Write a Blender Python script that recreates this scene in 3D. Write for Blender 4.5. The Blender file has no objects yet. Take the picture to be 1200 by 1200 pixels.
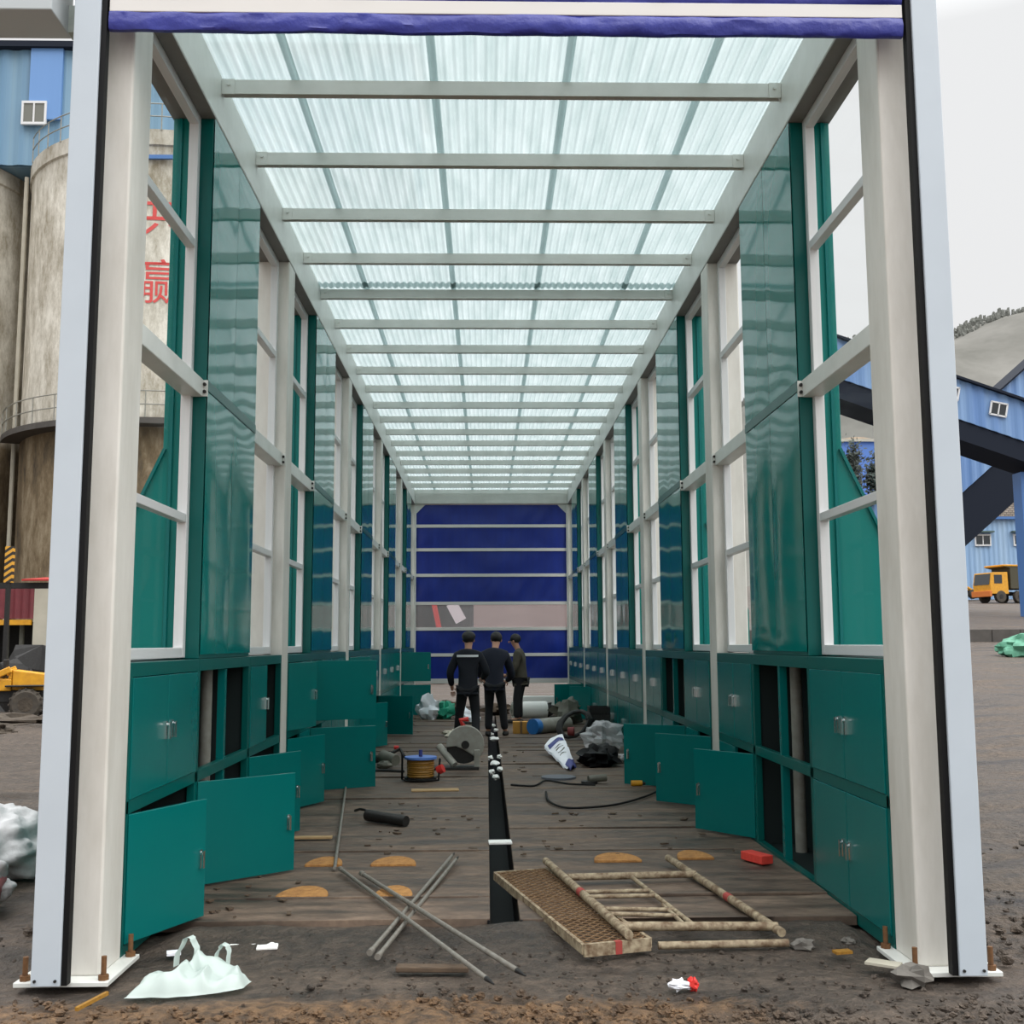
import bpy, bmesh, math, random
from mathutils import Vector, Matrix, noise
R = random.Random(7)
C = bpy.context.scene.collection
SC = bpy.context.scene
rad = math.radians
LOC = {}

# ------------------------------------------------------------------ mesh kit
class MB:
    def __init__(s): s.v = []; s.f = []
    def add(s, vs, fs):
        n = len(s.v); s.v += [tuple(p) for p in vs]; s.f += [tuple(i + n for i in f) for f in fs]; return s
    def box(s, x0, x1, y0, y1, z0, z1):
        x0, x1 = sorted((x0, x1)); y0, y1 = sorted((y0, y1)); z0, z1 = sorted((z0, z1))
        return s.add([(x0,y0,z0),(x1,y0,z0),(x1,y1,z0),(x0,y1,z0),(x0,y0,z1),(x1,y0,z1),(x1,y1,z1),(x0,y1,z1)],
                     [(0,3,2,1),(4,5,6,7),(0,1,5,4),(1,2,6,5),(2,3,7,6),(3,0,4,7)])
    def obox(s, c, size, M):
        a, b, d = size[0]/2, size[1]/2, size[2]/2
        t = MB().box(-a, a, -b, b, -d, d)
        M = M.to_3x3(); c = Vector(c)
        return s.add([M @ Vector(p) + c for p in t.v], t.f)
    def bar(s, p0, p1, w, h=None):
        p0, p1 = Vector(p0), Vector(p1); d = p1 - p0
        return s.obox((p0+p1)/2, (w, d.length, h or w), d.to_track_quat('Y', 'Z').to_matrix())
    def cyl(s, p0, p1, r0, r1=None, n=12, caps=True):
        p0, p1 = Vector(p0), Vector(p1); r1 = r0 if r1 is None else r1
        M = (p1 - p0).to_track_quat('Z', 'Y').to_matrix()
        vs = []
        for p, r in ((p0, r0), (p1, r1)):
            for i in range(n):
                a = 2*math.pi*i/n; vs.append(p + M @ Vector((r*math.cos(a), r*math.sin(a), 0)))
        fs = [(i, (i+1) % n, n+(i+1) % n, n+i) for i in range(n)]
        if caps: fs += [tuple(range(n))[::-1], tuple(range(n, 2*n))]
        return s.add(vs, fs)
    def tube(s, pts, r, n=8):
        pts = [Vector(p) for p in pts]; vs = []; up = None
        for i, p in enumerate(pts):
            d = (pts[min(i+1, len(pts)-1)] - pts[max(i-1, 0)]).normalized()
            if up is None: up = Vector((0,0,1)) if abs(d.z) < .9 else Vector((1,0,0))
            a = d.cross(up).normalized(); up = a.cross(d).normalized()
            rr = r[i] if isinstance(r, (list, tuple)) else r
            for k in range(n):
                t = 2*math.pi*k/n; vs.append(p + a*rr*math.cos(t) + up*rr*math.sin(t))
        fs = []
        for i in range(len(pts)-1):
            for k in range(n): fs.append((i*n+k, i*n+(k+1) % n, (i+1)*n+(k+1) % n, (i+1)*n+k))
        fs += [tuple(range(n)), tuple(range((len(pts)-1)*n, len(pts)*n))[::-1]]
        return s.add(vs, fs)
    def lathe(s, prof, c=(0,0,0), axis=(0,0,1), n=24):
        M = Vector(axis).to_track_quat('Z', 'Y').to_matrix(); c = Vector(c); vs = []
        for r, z in prof:
            for k in range(n):
                t = 2*math.pi*k/n; vs.append(c + M @ Vector((r*math.cos(t), r*math.sin(t), z)))
        fs = [(i*n+k, i*n+(k+1) % n, (i+1)*n+(k+1) % n, (i+1)*n+k) for i in range(len(prof)-1) for k in range(n)]
        return s.add(vs, fs)
    def prism(s, poly, h0, h1, fn):
        n = len(poly)
        vs = [fn(a, b, h0) for a, b in poly] + [fn(a, b, h1) for a, b in poly]
        return s.add(vs, [tuple(range(n))[::-1], tuple(range(n, 2*n))] + [(i, (i+1) % n, n+(i+1) % n, n+i) for i in range(n)])
    def grid(s, nu, nv, fn):
        vs = [fn(i/nu, j/nv) for j in range(nv+1) for i in range(nu+1)]
        return s.add(vs, [(j*(nu+1)+i, j*(nu+1)+i+1, (j+1)*(nu+1)+i+1, (j+1)*(nu+1)+i) for j in range(nv) for i in range(nu)])
    def ball(s, c, r, n=12, m=8, jit=0.0, seed=0):
        c = Vector(c); r = r if isinstance(r, (tuple, list)) else (r, r, r); vs = []
        for j in range(m+1):
            t = math.pi*j/m
            for i in range(n):
                a = 2*math.pi*i/n; d = Vector((math.sin(t)*math.cos(a), math.sin(t)*math.sin(a), math.cos(t)))
                k = 1 + jit*noise.noise(d*2.3 + Vector((seed, seed*.7, 0)))*1.6 + jit*.5*noise.noise(d*6 + Vector((0, seed, 3)))
                vs.append(c + Vector((d.x*r[0], d.y*r[1], d.z*r[2]))*k)
        fs = [(j*n+i, (j+1)*n+i, (j+1)*n+(i+1) % n, j*n+(i+1) % n) for j in range(m) for i in range(n)]
        return s.add(vs, fs)
    def build(s, name, m, parent=None, smooth=False, bev=0, origin=None):
        if origin is None:
            if parent is not None and not s.v: origin = (0,0,0)
            xs, ys, zs = zip(*s.v); origin = ((min(xs)+max(xs))/2, (min(ys)+max(ys))/2, min(zs))
        o0 = Vector(origin)
        me = bpy.data.meshes.new(name); me.from_pydata([tuple(Vector(p)-o0) for p in s.v], [], s.f)
        bm = bmesh.new(); bm.from_mesh(me)
        bmesh.ops.remove_doubles(bm, verts=bm.verts, dist=1e-6)
        bmesh.ops.recalc_face_normals(bm, faces=bm.faces); bm.to_mesh(me); bm.free()
        me.materials.append(m)
        if smooth:
            me.shade_smooth()
            try: me.set_sharp_from_angle(angle=rad(40))
            except Exception: pass
        o = bpy.data.objects.new(name, me); C.objects.link(o)
        pw = LOC.get(parent.name, Vector((0,0,0))) if parent else Vector((0,0,0))
        o.location = o0 - pw; LOC[o.name] = o0.copy()
        if parent: o.parent = parent
        if bev:
            b = o.modifiers.new('bevel', 'BEVEL'); b.width = bev; b.segments = 2; b.limit_method = 'ANGLE'; b.angle_limit = rad(40); b.harden_normals = False
        return o

def tag(o, label, cat, group=None, kind=None):
    o['label'] = label; o['category'] = cat
    if group: o['group'] = group
    if kind: o['kind'] = kind
    return o
def empty(name, loc, label=None, cat=None, group=None):
    o = bpy.data.objects.new(name, None); C.objects.link(o); o.location = loc; o.empty_display_size = .1
    LOC[o.name] = Vector(loc)
    if label: tag(o, label, cat, group)
    return o
def struct(o, label, cat): return tag(o, label, cat, None, 'structure')

# ------------------------------------------------------------------ materials
def srgb(r, g, b):
    f = lambda c: (c/255/12.92) if c/255 <= .04045 else ((c/255+.055)/1.055)**2.4
    return (f(r), f(g), f(b), 1)
def nodes(name):
    m = bpy.data.materials.new(name); m.use_nodes = True
    nt = m.node_tree; return m, nt, nt.nodes, nt.links, nt.nodes['Principled BSDF']
def mat(name, col, rough=.5, metal=0, spec=.5, col2=None, scale=4, amt=.5, bump=0, bscale=30, rough2=None, stretch=None, coat=0, detail=6):
    m, nt, N, L, P = nodes(name)
    P.inputs['Roughness'].default_value = rough; P.inputs['Metallic'].default_value = metal
    P.inputs['Specular IOR Level'].default_value = spec; P.inputs['Coat Weight'].default_value = coat
    P.inputs['Base Color'].default_value = col
    if col2 or bump or rough2 is not None:
        tc = N.new('ShaderNodeTexCoord'); mp = N.new('ShaderNodeMapping'); L.new(tc.outputs['Object'], mp.inputs[0])
        if stretch: mp.inputs['Scale'].default_value = stretch
        nz = N.new('ShaderNodeTexNoise'); nz.inputs['Scale'].default_value = scale; nz.inputs['Detail'].default_value = detail; nz.inputs['Roughness'].default_value = .62
        L.new(mp.outputs[0], nz.inputs['Vector'])
        rp = N.new('ShaderNodeValToRGB'); e = rp.color_ramp.elements
        e[0].position = max(0, .5-amt/2); e[1].position = min(1, .5+amt/2)
        e[0].color = col2 or col; e[1].color = col
        L.new(nz.outputs['Fac'], rp.inputs[0]); L.new(rp.outputs[0], P.inputs['Base Color'])
        if rough2 is not None:
            mr = N.new('ShaderNodeMapRange'); mr.inputs[1].default_value = .35; mr.inputs[2].default_value = .65
            mr.inputs[3].default_value = rough2; mr.inputs[4].default_value = rough
            L.new(nz.outputs['Fac'], mr.inputs[0]); L.new(mr.outputs[0], P.inputs['Roughness'])
        if bump:
            n2 = N.new('ShaderNodeTexNoise'); n2.inputs['Scale'].default_value = bscale; n2.inputs['Detail'].default_value = 5
            L.new(mp.outputs[0], n2.inputs['Vector'])
            b = N.new('ShaderNodeBump'); b.inputs['Strength'].default_value = min(1, bump); b.inputs['Distance'].default_value = .02
            L.new(n2.outputs['Fac'], b.inputs['Height']); L.new(b.outputs[0], P.inputs['Normal'])
    return m

M = {}
M['white'] = mat('white_painted_steel', srgb(222,223,218), .4, col2=srgb(204,205,199), scale=3, amt=.45)
M['whitecol'] = mat('white_column_paint', srgb(220,217,210), .45, col2=srgb(196,192,183), scale=5, amt=.4, stretch=(1,1,.25))
M['trimwhite'] = mat('pale_blue_white_aluminium', srgb(188,197,205), .35, metal=.0, col2=srgb(180,189,197), scale=2)
M['alu'] = mat('white_window_frame', srgb(212,212,212), .4)
M['steel'] = mat('grey_galvanised_steel', srgb(176,184,178), .45, metal=.3, col2=srgb(150,158,152), scale=14)
M['teal'] = mat('teal_door_paint', srgb(0,105,102), .25, spec=.3, col2=srgb(0,99,97), scale=1.5)
M['tealdark'] = mat('teal_frame_and_shaded_shell', srgb(0,86,81), .3, spec=.3)
M['tealdaylit'] = mat('teal_duct_daylit_tone', srgb(0,112,105), .3, spec=.25)  # outdoor daylight put into the colour of the shell's outer half
M['tealgloss'] = mat('teal_gloss_panel_paint', srgb(0,116,110), .07, spec=.26)
M['chrome'] = mat('chrome', srgb(225,225,225), .18, metal=1)
M['black'] = mat('black_rubber', srgb(14,14,15), .6, spec=.2)
M['dark'] = mat('dark_metal', srgb(46,45,44), .55, metal=.3, col2=srgb(30,28,27), scale=20)
M['casing'] = mat('casing_interior_shade', srgb(30,40,40), .7, spec=.2)  # near-black colour stands in for the unlit cabinet interior
M['dullred'] = mat('dull_red_paint', srgb(150,58,52), .7)
M['soffit'] = mat('soffit_shade_grey', srgb(128,126,122), .6, col2=srgb(112,110,106), scale=3)  # shade under the white beam, put into the colour
M['rust'] = mat('rusty_steel', srgb(128,100,68), .8, col2=srgb(84,60,40), scale=25, bump=.4)
M['blue'] = mat('blue_pvc_fabric', srgb(48,56,150), .36, col2=srgb(38,42,126), scale=4, bump=.7, bscale=9)
M['bluefar'] = mat('deep_blue_pvc_fabric', srgb(6,42,142), .42, col2=srgb(4,32,120), scale=2, bump=.3, bscale=3, stretch=(2.5,1,.5))
M['barwhite'] = mat('pale_grey_stiffener', srgb(215,212,208), .4)
M['greypipe'] = mat('grey_plastic_pipe', srgb(150,150,142), .45, col2=srgb(120,118,108), scale=9)
M['bolt'] = mat('brown_rusted_bolt', srgb(120,82,44), .7, col2=srgb(84,56,34), scale=40)
M['scaff'] = mat('muddy_cream_paint', srgb(164,150,124), .7, col2=srgb(96,74,52), scale=22, amt=.3, bump=.3)
M['rod'] = mat('grey_steel_rod', srgb(150,146,138), .5, metal=.4, col2=srgb(116,108,98), scale=30)
M['brick'] = mat('red_brick', srgb(222,72,58), .8, col2=srgb(196,54,44), scale=30)
M['wood'] = mat('pale_raw_timber', srgb(186,156,112), .75, col2=srgb(150,120,82), scale=12, stretch=(1,6,6))
M['oldwood'] = mat('weathered_brown_timber', srgb(98,80,62), .85, col2=srgb(62,50,40), scale=14, stretch=(1,6,6))
M['paper'] = mat('white_paper', srgb(232,234,240), .7)
M['navyprint'] = mat('navy_print', srgb(58,64,124), .6)
M['foam'] = mat('white_foam', srgb(236,236,232), .7)
M['redplastic'] = mat('red_plastic', srgb(206,48,42), .5)
M['orange'] = mat('orange_clay', srgb(192,140,78), .9, col2=srgb(140,96,54), scale=22, bump=.6, bscale=60)
M['yellow'] = mat('yellow_machine_paint', srgb(226,164,30), .5, col2=srgb(190,130,30), scale=6)
M['tyre'] = mat('black_muddy_tyre', srgb(56,52,48), .9, col2=srgb(84,76,66), scale=10)
M['darkglass'] = mat('dark_cab_glass', srgb(28,34,38), .1, spec=.8)
M['blueclad'] = None
M['skin'] = mat('skin', srgb(178,132,108), .6)
M['hair'] = mat('black_hair', srgb(20,18,18), .6)
M['navy'] = mat('navy_work_jacket', srgb(15,20,32), .9, col2=srgb(11,15,24), scale=14)
M['olive'] = mat('olive_grey_jacket', srgb(72,68,56), .85, col2=srgb(58,54,46), scale=14)
M['trouser'] = mat('black_trousers', srgb(20,21,26), .9)
M['shoe'] = mat('dark_shoe', srgb(24,22,22), .7)
M['reflect'] = mat('silver_reflective_tape', srgb(205,208,210), .35)
M['cable_y'] = mat('yellow_cable', srgb(172,126,44), .5, col2=srgb(120,84,30), scale=60)
M['reelblue'] = mat('blue_reel_flange', srgb(92,130,206), .4)
M['guard'] = mat('pale_grey_cast_guard', srgb(168,166,158), .5, col2=srgb(140,136,126), scale=10)
M['machinegrey'] = mat('grey_green_machine', srgb(112,112,100), .55, col2=srgb(84,82,74), scale=12)
M['greentarp'] = mat('green_tarp', srgb(96,160,132), .6, col2=srgb(70,128,104), scale=6, bump=.5, bscale=10)
M['sack'] = mat('white_woven_sack', srgb(206,206,206), .7, col2=srgb(160,160,160), scale=9, bump=.5, bscale=14)
M['mudcol'] = mat('dark_heaped_mud', srgb(84,74,62), .85, col2=srgb(56,48,40), scale=5, bump=.8, bscale=14)
M['concretewall'] = mat('pinkish_concrete', srgb(178,164,160), .9, col2=srgb(160,146,142), scale=.6, stretch=(1,1,4))
M['bluepipe'] = mat('blue_pipe_cap', srgb(40,110,180), .4)
M['cardboard'] = mat('yellow_cardboard', srgb(190,140,62), .8)
M['redroof'] = mat('dark_red_cladding', srgb(122,50,56), .6, col2=srgb(98,40,46), scale=3)
M['beige'] = mat('beige_panel', srgb(190,184,168), .6, col2=srgb(172,166,150), scale=2)
M['treeleaf'] = mat('dark_winter_foliage', srgb(70,78,72), .9, col2=srgb(48,54,50), scale=2)
M['kerb'] = mat('dark_wet_kerb', srgb(86,82,78), .8, col2=srgb(66,62,58), scale=3)
M['steelblue'] = mat('blue_steelwork_paint', srgb(70,112,170), .5)
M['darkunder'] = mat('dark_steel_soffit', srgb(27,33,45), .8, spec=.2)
M['redtext'] = mat('red_painted_lettering', srgb(204,74,70), .7)

def film(name, col, transp, rough=.08, gl=.05):
    m, nt, N, L, P = nodes(name)
    out = N['Material Output']
    t = N.new('ShaderNodeBsdfTransparent'); t.inputs[0].default_value = col
    g = N.new('ShaderNodeBsdfGlossy'); g.inputs['Roughness'].default_value = rough; g.inputs[0].default_value = (1,1,1,1)
    d = N.new('ShaderNodeBsdfDiffuse'); d.inputs[0].default_value = (.8,.8,.82,1)
    a = N.new('ShaderNodeMixShader'); a.inputs[0].default_value = 1-transp; L.new(t.outputs[0], a.inputs[1]); L.new(d.outputs[0], a.inputs[2])
    b = N.new('ShaderNodeMixShader'); b.inputs[0].default_value = gl; L.new(a.outputs[0], b.inputs[1]); L.new(g.outputs[0], b.inputs[2])
    L.new(b.outputs[0], out.inputs['Surface']); return m
M['glass'] = film('window_glass', (.96,.975,.97,1), 1.0, .02, .02)
M['clear'] = film('clear_door_film', (.86,.80,.80,1), .86, .12)
M['clearbag'] = film('clear_plastic_bag', (.9,.9,.9,1), .62, .2)

def roofmat():
    m, nt, N, L, P = nodes('translucent_corrugated_sheet')
    out = N['Material Output']
    tc = N.new('ShaderNodeTexCoord'); mp = N.new('ShaderNodeMapping'); mp.inputs['Scale'].default_value = (3, .5, 1); L.new(tc.outputs['Object'], mp.inputs[0])
    nz = N.new('ShaderNodeTexNoise'); nz.inputs['Scale'].default_value = 2.5; nz.inputs['Detail'].default_value = 6; L.new(mp.outputs[0], nz.inputs[0])
    rp = N.new('ShaderNodeValToRGB'); rp.color_ramp.elements[0].position = .3; rp.color_ramp.elements[1].position = .7
    rp.color_ramp.elements[0].color = (.345,.415,.412,1); rp.color_ramp.elements[1].color = (.48,.54,.542,1); L.new(nz.outputs['Fac'], rp.inputs[0])
    t = N.new('ShaderNodeBsdfTransparent'); t.inputs[0].default_value = (.48,.62,.62,1)
    tl = N.new('ShaderNodeBsdfTranslucent'); L.new(rp.outputs[0], tl.inputs[0])
    d = N.new('ShaderNodeBsdfDiffuse'); L.new(rp.outputs[0], d.inputs[0])
    g = N.new('ShaderNodeBsdfGlossy'); g.inputs['Roughness'].default_value = .25
    a = N.new('ShaderNodeMixShader'); a.inputs[0].default_value = .80; L.new(t.outputs[0], a.inputs[1]); L.new(tl.outputs[0], a.inputs[2])
    b = N.new('ShaderNodeMixShader'); b.inputs[0].default_value = .22; L.new(a.outputs[0], b.inputs[1]); L.new(d.outputs[0], b.inputs[2])
    c = N.new('ShaderNodeMixShader'); c.inputs[0].default_value = .05; L.new(b.outputs[0], c.inputs[1]); L.new(g.outputs[0], c.inputs[2])
    L.new(c.outputs[0], out.inputs['Surface']); return m
M['roof'] = roofmat()

def bagmat():
    m, nt, N, L, P = nodes('thin_white_carrier_bag')
    P.inputs['Base Color'].default_value = srgb(205,218,212); P.inputs['Roughness'].default_value = .4
    tl = N.new('ShaderNodeBsdfTranslucent'); tl.inputs[0].default_value = srgb(222,238,234)
    a = N.new('ShaderNodeMixShader'); a.inputs[0].default_value = .3
    L.new(P.outputs[0], a.inputs[1]); L.new(tl.outputs[0], a.inputs[2]); L.new(a.outputs[0], N['Material Output'].inputs['Surface']); return m
M['bag'] = bagmat()

def clad(name, c1, c2, per, axis=0):
    """painted corrugated cladding: sheets differ a little in fade"""
    m, nt, N, L, P = nodes(name)
    P.inputs['Roughness'].default_value = .5
    tc = N.new('ShaderNodeTexCoord'); mp = N.new('ShaderNodeMapping')
    s = [0, 0, 0.0]; s[axis] = per; mp.inputs['Scale'].default_value = s; L.new(tc.outputs['Object'], mp.inputs[0])
    nz = N.new('ShaderNodeTexNoise'); nz.inputs['Scale'].default_value = 1; nz.inputs['Detail'].default_value = 3; L.new(mp.outputs[0], nz.inputs[0])
    rp = N.new('ShaderNodeValToRGB'); rp.color_ramp.elements[0].position = .38; rp.color_ramp.elements[1].position = .62
    rp.color_ramp.elements[0].color = c1; rp.color_ramp.elements[1].color = c2
    L.new(nz.outputs['Fac'], rp.inputs[0]); L.new(rp.outputs[0], P.inputs['Base Color']); return m
M['blueclad'] = clad('faded_blue_cladding', srgb(84,122,176), srgb(118,150,190), .8)
M['bluesilo'] = clad('old_blue_cladding', srgb(92,130,160), srgb(122,152,170), .9)
M['bluepale'] = clad('pale_blue_cladding', srgb(126,160,198), srgb(150,178,206), .5)

def silomat():
    m, nt, N, L, P = nodes('stained_silo_concrete')
    P.inputs['Roughness'].default_value = .9
    tc = N.new('ShaderNodeTexCoord'); sp = N.new('ShaderNodeSeparateXYZ'); L.new(tc.outputs['Object'], sp.inputs[0])
    mp = N.new('ShaderNodeMapping'); mp.inputs['Scale'].default_value = (1,1,.4); L.new(tc.outputs['Object'], mp.inputs[0])
    n1 = N.new('ShaderNodeTexNoise'); n1.inputs['Scale'].default_value = 1.0; n1.inputs['Detail'].default_value = 12; n1.inputs['Roughness'].default_value = .78; L.new(mp.outputs[0], n1.inputs[0])
    up = N.new('ShaderNodeValToRGB'); e = up.color_ramp.elements; e[0].position = .36; e[1].position = .60; e[0].color = srgb(138,128,108); e[1].color = srgb(222,217,205); L.new(n1.outputs['Fac'], up.inputs[0])
    lo = N.new('ShaderNodeValToRGB'); e = lo.color_ramp.elements; e[0].position = .34; e[1].position = .68; e[0].color = srgb(62,54,44); e[1].color = srgb(160,146,122)
    x = lo.color_ramp.elements.new(.5); x.color = srgb(112,96,72); L.new(n1.outputs['Fac'], lo.inputs[0])
    mr = N.new('ShaderNodeMapRange'); mr.inputs[1].default_value = 9.5; mr.inputs[2].default_value = 10.1; L.new(sp.outputs[2], mr.inputs[0])
    mx = N.new('ShaderNodeMix'); mx.data_type = 'RGBA'; L.new(mr.outputs[0], mx.inputs[0]); L.new(lo.outputs[0], mx.inputs[6]); L.new(up.outputs[0], mx.inputs[7])
    # a grimy band under the rim
    m2 = N.new('ShaderNodeMapRange'); m2.inputs[1].default_value = 18.8; m2.inputs[2].default_value = 21; m2.inputs[4].default_value = .55; L.new(sp.outputs[2], m2.inputs[0])
    mm = N.new('ShaderNodeMath'); mm.operation = 'MULTIPLY'; L.new(m2.outputs[0], mm.inputs[0]); L.new(n1.outputs['Fac'], mm.inputs[1])
    my = N.new('ShaderNodeMix'); my.data_type = 'RGBA'; L.new(mm.outputs[0], my.inputs[0]); L.new(mx.outputs[2], my.inputs[6]); my.inputs[7].default_value = srgb(90,82,68)
    L.new(my.outputs[2], P.inputs['Base Color']); return m
M['silo'] = silomat()

def groundmat():
    m, nt, N, L, P = nodes('wet_coal_mud')
    tc = N.new('ShaderNodeTexCoord')
    def nz(sc, det, stretch=None, rgh=.6):
        n = N.new('ShaderNodeTexNoise'); n.inputs['Scale'].default_value = sc; n.inputs['Detail'].default_value = det; n.inputs['Roughness'].default_value = rgh
        if stretch:
            mp = N.new('ShaderNodeMapping'); mp.inputs['Scale'].default_value = stretch; mp.inputs['Rotation'].default_value = (0,0,rad(12)); L.new(tc.outputs['Object'], mp.inputs[0]); L.new(mp.outputs[0], n.inputs[0])
        else: L.new(tc.outputs['Object'], n.inputs[0])
        return n
    a = nz(1.1, 11, (.35,1.9,1), .68); b = nz(14, 8)
    r1 = N.new('ShaderNodeValToRGB'); e = r1.color_ramp.elements; e[0].position = .33; e[1].position = .68; e[0].color = srgb(52,45,39); e[1].color = srgb(108,95,83); L.new(a.outputs['Fac'], r1.inputs[0])
    r2 = N.new('ShaderNodeValToRGB'); e = r2.color_ramp.elements; e[0].position = .35; e[1].position = .7; e[0].color = (.42,.42,.42,1); e[1].color = (1.3,1.26,1.22,1); L.new(b.outputs['Fac'], r2.inputs[0])
    mu = N.new('ShaderNodeMix'); mu.data_type = 'RGBA'; mu.blend_type = 'MULTIPLY'; mu.inputs[0].default_value = .8; L.new(r1.outputs[0], mu.inputs[6]); L.new(r2.outputs[0], mu.inputs[7])
    # clay spill in front of the slab: a strip of ochre clods
    sp = N.new('ShaderNodeSeparateXYZ'); L.new(tc.outputs['Object'], sp.inputs[0])
    c = nz(3.2, 9, (1,1.5,1), .7)
    s1 = N.new('ShaderNodeMapRange'); s1.inputs[1].default_value = 5.62; s1.inputs[2].default_value = 5.12; L.new(sp.outputs[1], s1.inputs[0])
    s2 = N.new('ShaderNodeMapRange'); s2.inputs[1].default_value = 2.2; s2.inputs[2].default_value = .6; L.new(sp.outputs[0], s2.inputs[0])
    m3 = N.new('ShaderNodeMath'); m3.operation = 'MULTIPLY'; L.new(s1.outputs[0], m3.inputs[0]); L.new(s2.outputs[0], m3.inputs[1])
    ad = N.new('ShaderNodeMath'); ad.operation = 'ADD'; L.new(m3.outputs[0], ad.inputs[0]); L.new(c.outputs['Fac'], ad.inputs[1])
    s4 = N.new('ShaderNodeMapRange'); s4.inputs[1].default_value = 1.02; s4.inputs[2].default_value = 1.36; s4.inputs[4].default_value = .7; L.new(ad.outputs[0], s4.inputs[0])
    r3 = N.new('ShaderNodeValToRGB'); e = r3.color_ramp.elements; e[0].position = .36; e[1].position = .66; e[0].color = srgb(80,61,43); e[1].color = srgb(150,114,76); L.new(b.outputs['Fac'], r3.inputs[0])
    mx = N.new('ShaderNodeMix'); mx.data_type = 'RGBA'; L.new(s4.outputs[0], mx.inputs[0]); L.new(mu.outputs[2], mx.inputs[6]); L.new(r3.outputs[0], mx.inputs[7])
    L.new(mx.outputs[2], P.inputs['Base Color'])
    rr = N.new('ShaderNodeMapRange'); rr.inputs[1].default_value = .35; rr.inputs[2].default_value = .62; rr.inputs[3].default_value = .3; rr.inputs[4].default_value = .85; L.new(a.outputs['Fac'], rr.inputs[0]); L.new(rr.outputs[0], P.inputs['Roughness'])
    bp = N.new('ShaderNodeBump'); bp.inputs['Strength'].default_value = 1; bp.inputs['Distance'].default_value = .05
    d = nz(26, 7); ad2 = N.new('ShaderNodeMath'); ad2.operation = 'ADD'; L.new(b.outputs['Fac'], ad2.inputs[0]); L.new(d.outputs['Fac'], ad2.inputs[1])
    L.new(ad2.outputs[0], bp.inputs['Height']); L.new(bp.outputs[0], P.inputs['Normal']); return m
M['ground'] = groundmat()

def deckmat():
    m, nt, N, L, P = nodes('muddy_deck_planks')
    tc = N.new('ShaderNodeTexCoord')
    def nz(sc, det, stretch):
        n = N.new('ShaderNodeTexNoise'); n.inputs['Scale'].default_value = sc; n.inputs['Detail'].default_value = det; n.inputs['Roughness'].default_value = .65
        mp = N.new('ShaderNodeMapping'); mp.inputs['Scale'].default_value = stretch; L.new(tc.outputs['Object'], mp.inputs[0]); L.new(mp.outputs[0], n.inputs[0]); return n
    a = nz(2.2, 10, (.45,2.2,1)); b = nz(9, 8, (.8,1.5,1)); g = nz(.7, 5, (1,1,1))
    r1 = N.new('ShaderNodeValToRGB'); e = r1.color_ramp.elements; e[0].position = .32; e[1].position = .7; e[0].color = srgb(56,47,40); e[1].color = srgb(128,110,95); L.new(a.outputs['Fac'], r1.inputs[0])
    r2 = N.new('ShaderNodeValToRGB'); e = r2.color_ramp.elements; e[0].position = .35; e[1].position = .65; e[0].color = (.5,.48,.46,1); e[1].color = (1.2,1.16,1.12,1); L.new(b.outputs['Fac'], r2.inputs[0])
    mu = N.new('ShaderNodeMix'); mu.data_type = 'RGBA'; mu.blend_type = 'MULTIPLY'; mu.inputs[0].default_value = .8; L.new(r1.outputs[0], mu.inputs[6]); L.new(r2.outputs[0], mu.inputs[7])
    r3 = N.new('ShaderNodeMapRange'); r3.inputs[1].default_value = .55; r3.inputs[2].default_value = .7; r3.inputs[4].default_value = .5; L.new(g.outputs['Fac'], r3.inputs[0])
    mx = N.new('ShaderNodeMix'); mx.data_type = 'RGBA'; L.new(r3.outputs[0], mx.inputs[0]); L.new(mu.outputs[2], mx.inputs[6]); mx.inputs[7].default_value = srgb(66,57,49)
    L.new(mx.outputs[2], P.inputs['Base Color'])
    rr = N.new('ShaderNodeMapRange'); rr.inputs[1].default_value = .35; rr.inputs[2].default_value = .65; rr.inputs[3].default_value = .45; rr.inputs[4].default_value = .85; L.new(a.outputs['Fac'], rr.inputs[0]); L.new(rr.outputs[0], P.inputs['Roughness'])
    bp = N.new('ShaderNodeBump'); bp.inputs['Strength'].default_value = .5; bp.inputs['Distance'].default_value = .012
    L.new(b.outputs['Fac'], bp.inputs['Height']); L.new(bp.outputs[0], P.inputs['Normal']); return m
M['deck'] = deckmat()

def stonemat():
    m, nt, N, L, P = nodes('coursed_stone')
    P.inputs['Roughness'].default_value = .9
    tc = N.new('ShaderNodeTexCoord'); mp = N.new('ShaderNodeMapping'); mp.inputs['Rotation'].default_value = (rad(90),0,0); L.new(tc.outputs['Object'], mp.inputs[0])
    b = N.new('ShaderNodeTexBrick'); b.inputs['Scale'].default_value = 1.1; b.inputs['Color1'].default_value = srgb(176,160,140); b.inputs['Color2'].default_value = srgb(138,124,108); b.inputs['Mortar'].default_value = srgb(98,90,80); b.inputs['Mortar Size'].default_value = .04
    L.new(mp.outputs[0], b.inputs['Vector']); L.new(b.outputs['Color'], P.inputs['Base Color']); return m
M['stone'] = stonemat()
M['hill'] = mat('haze_tinted_scrub', srgb(128,126,121), 1, spec=0, col2=srgb(100,99,94), scale=.028, amt=.4, stretch=(1,1,1.5))  # distance haze is mixed into this grey, there is no fog volume
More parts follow.
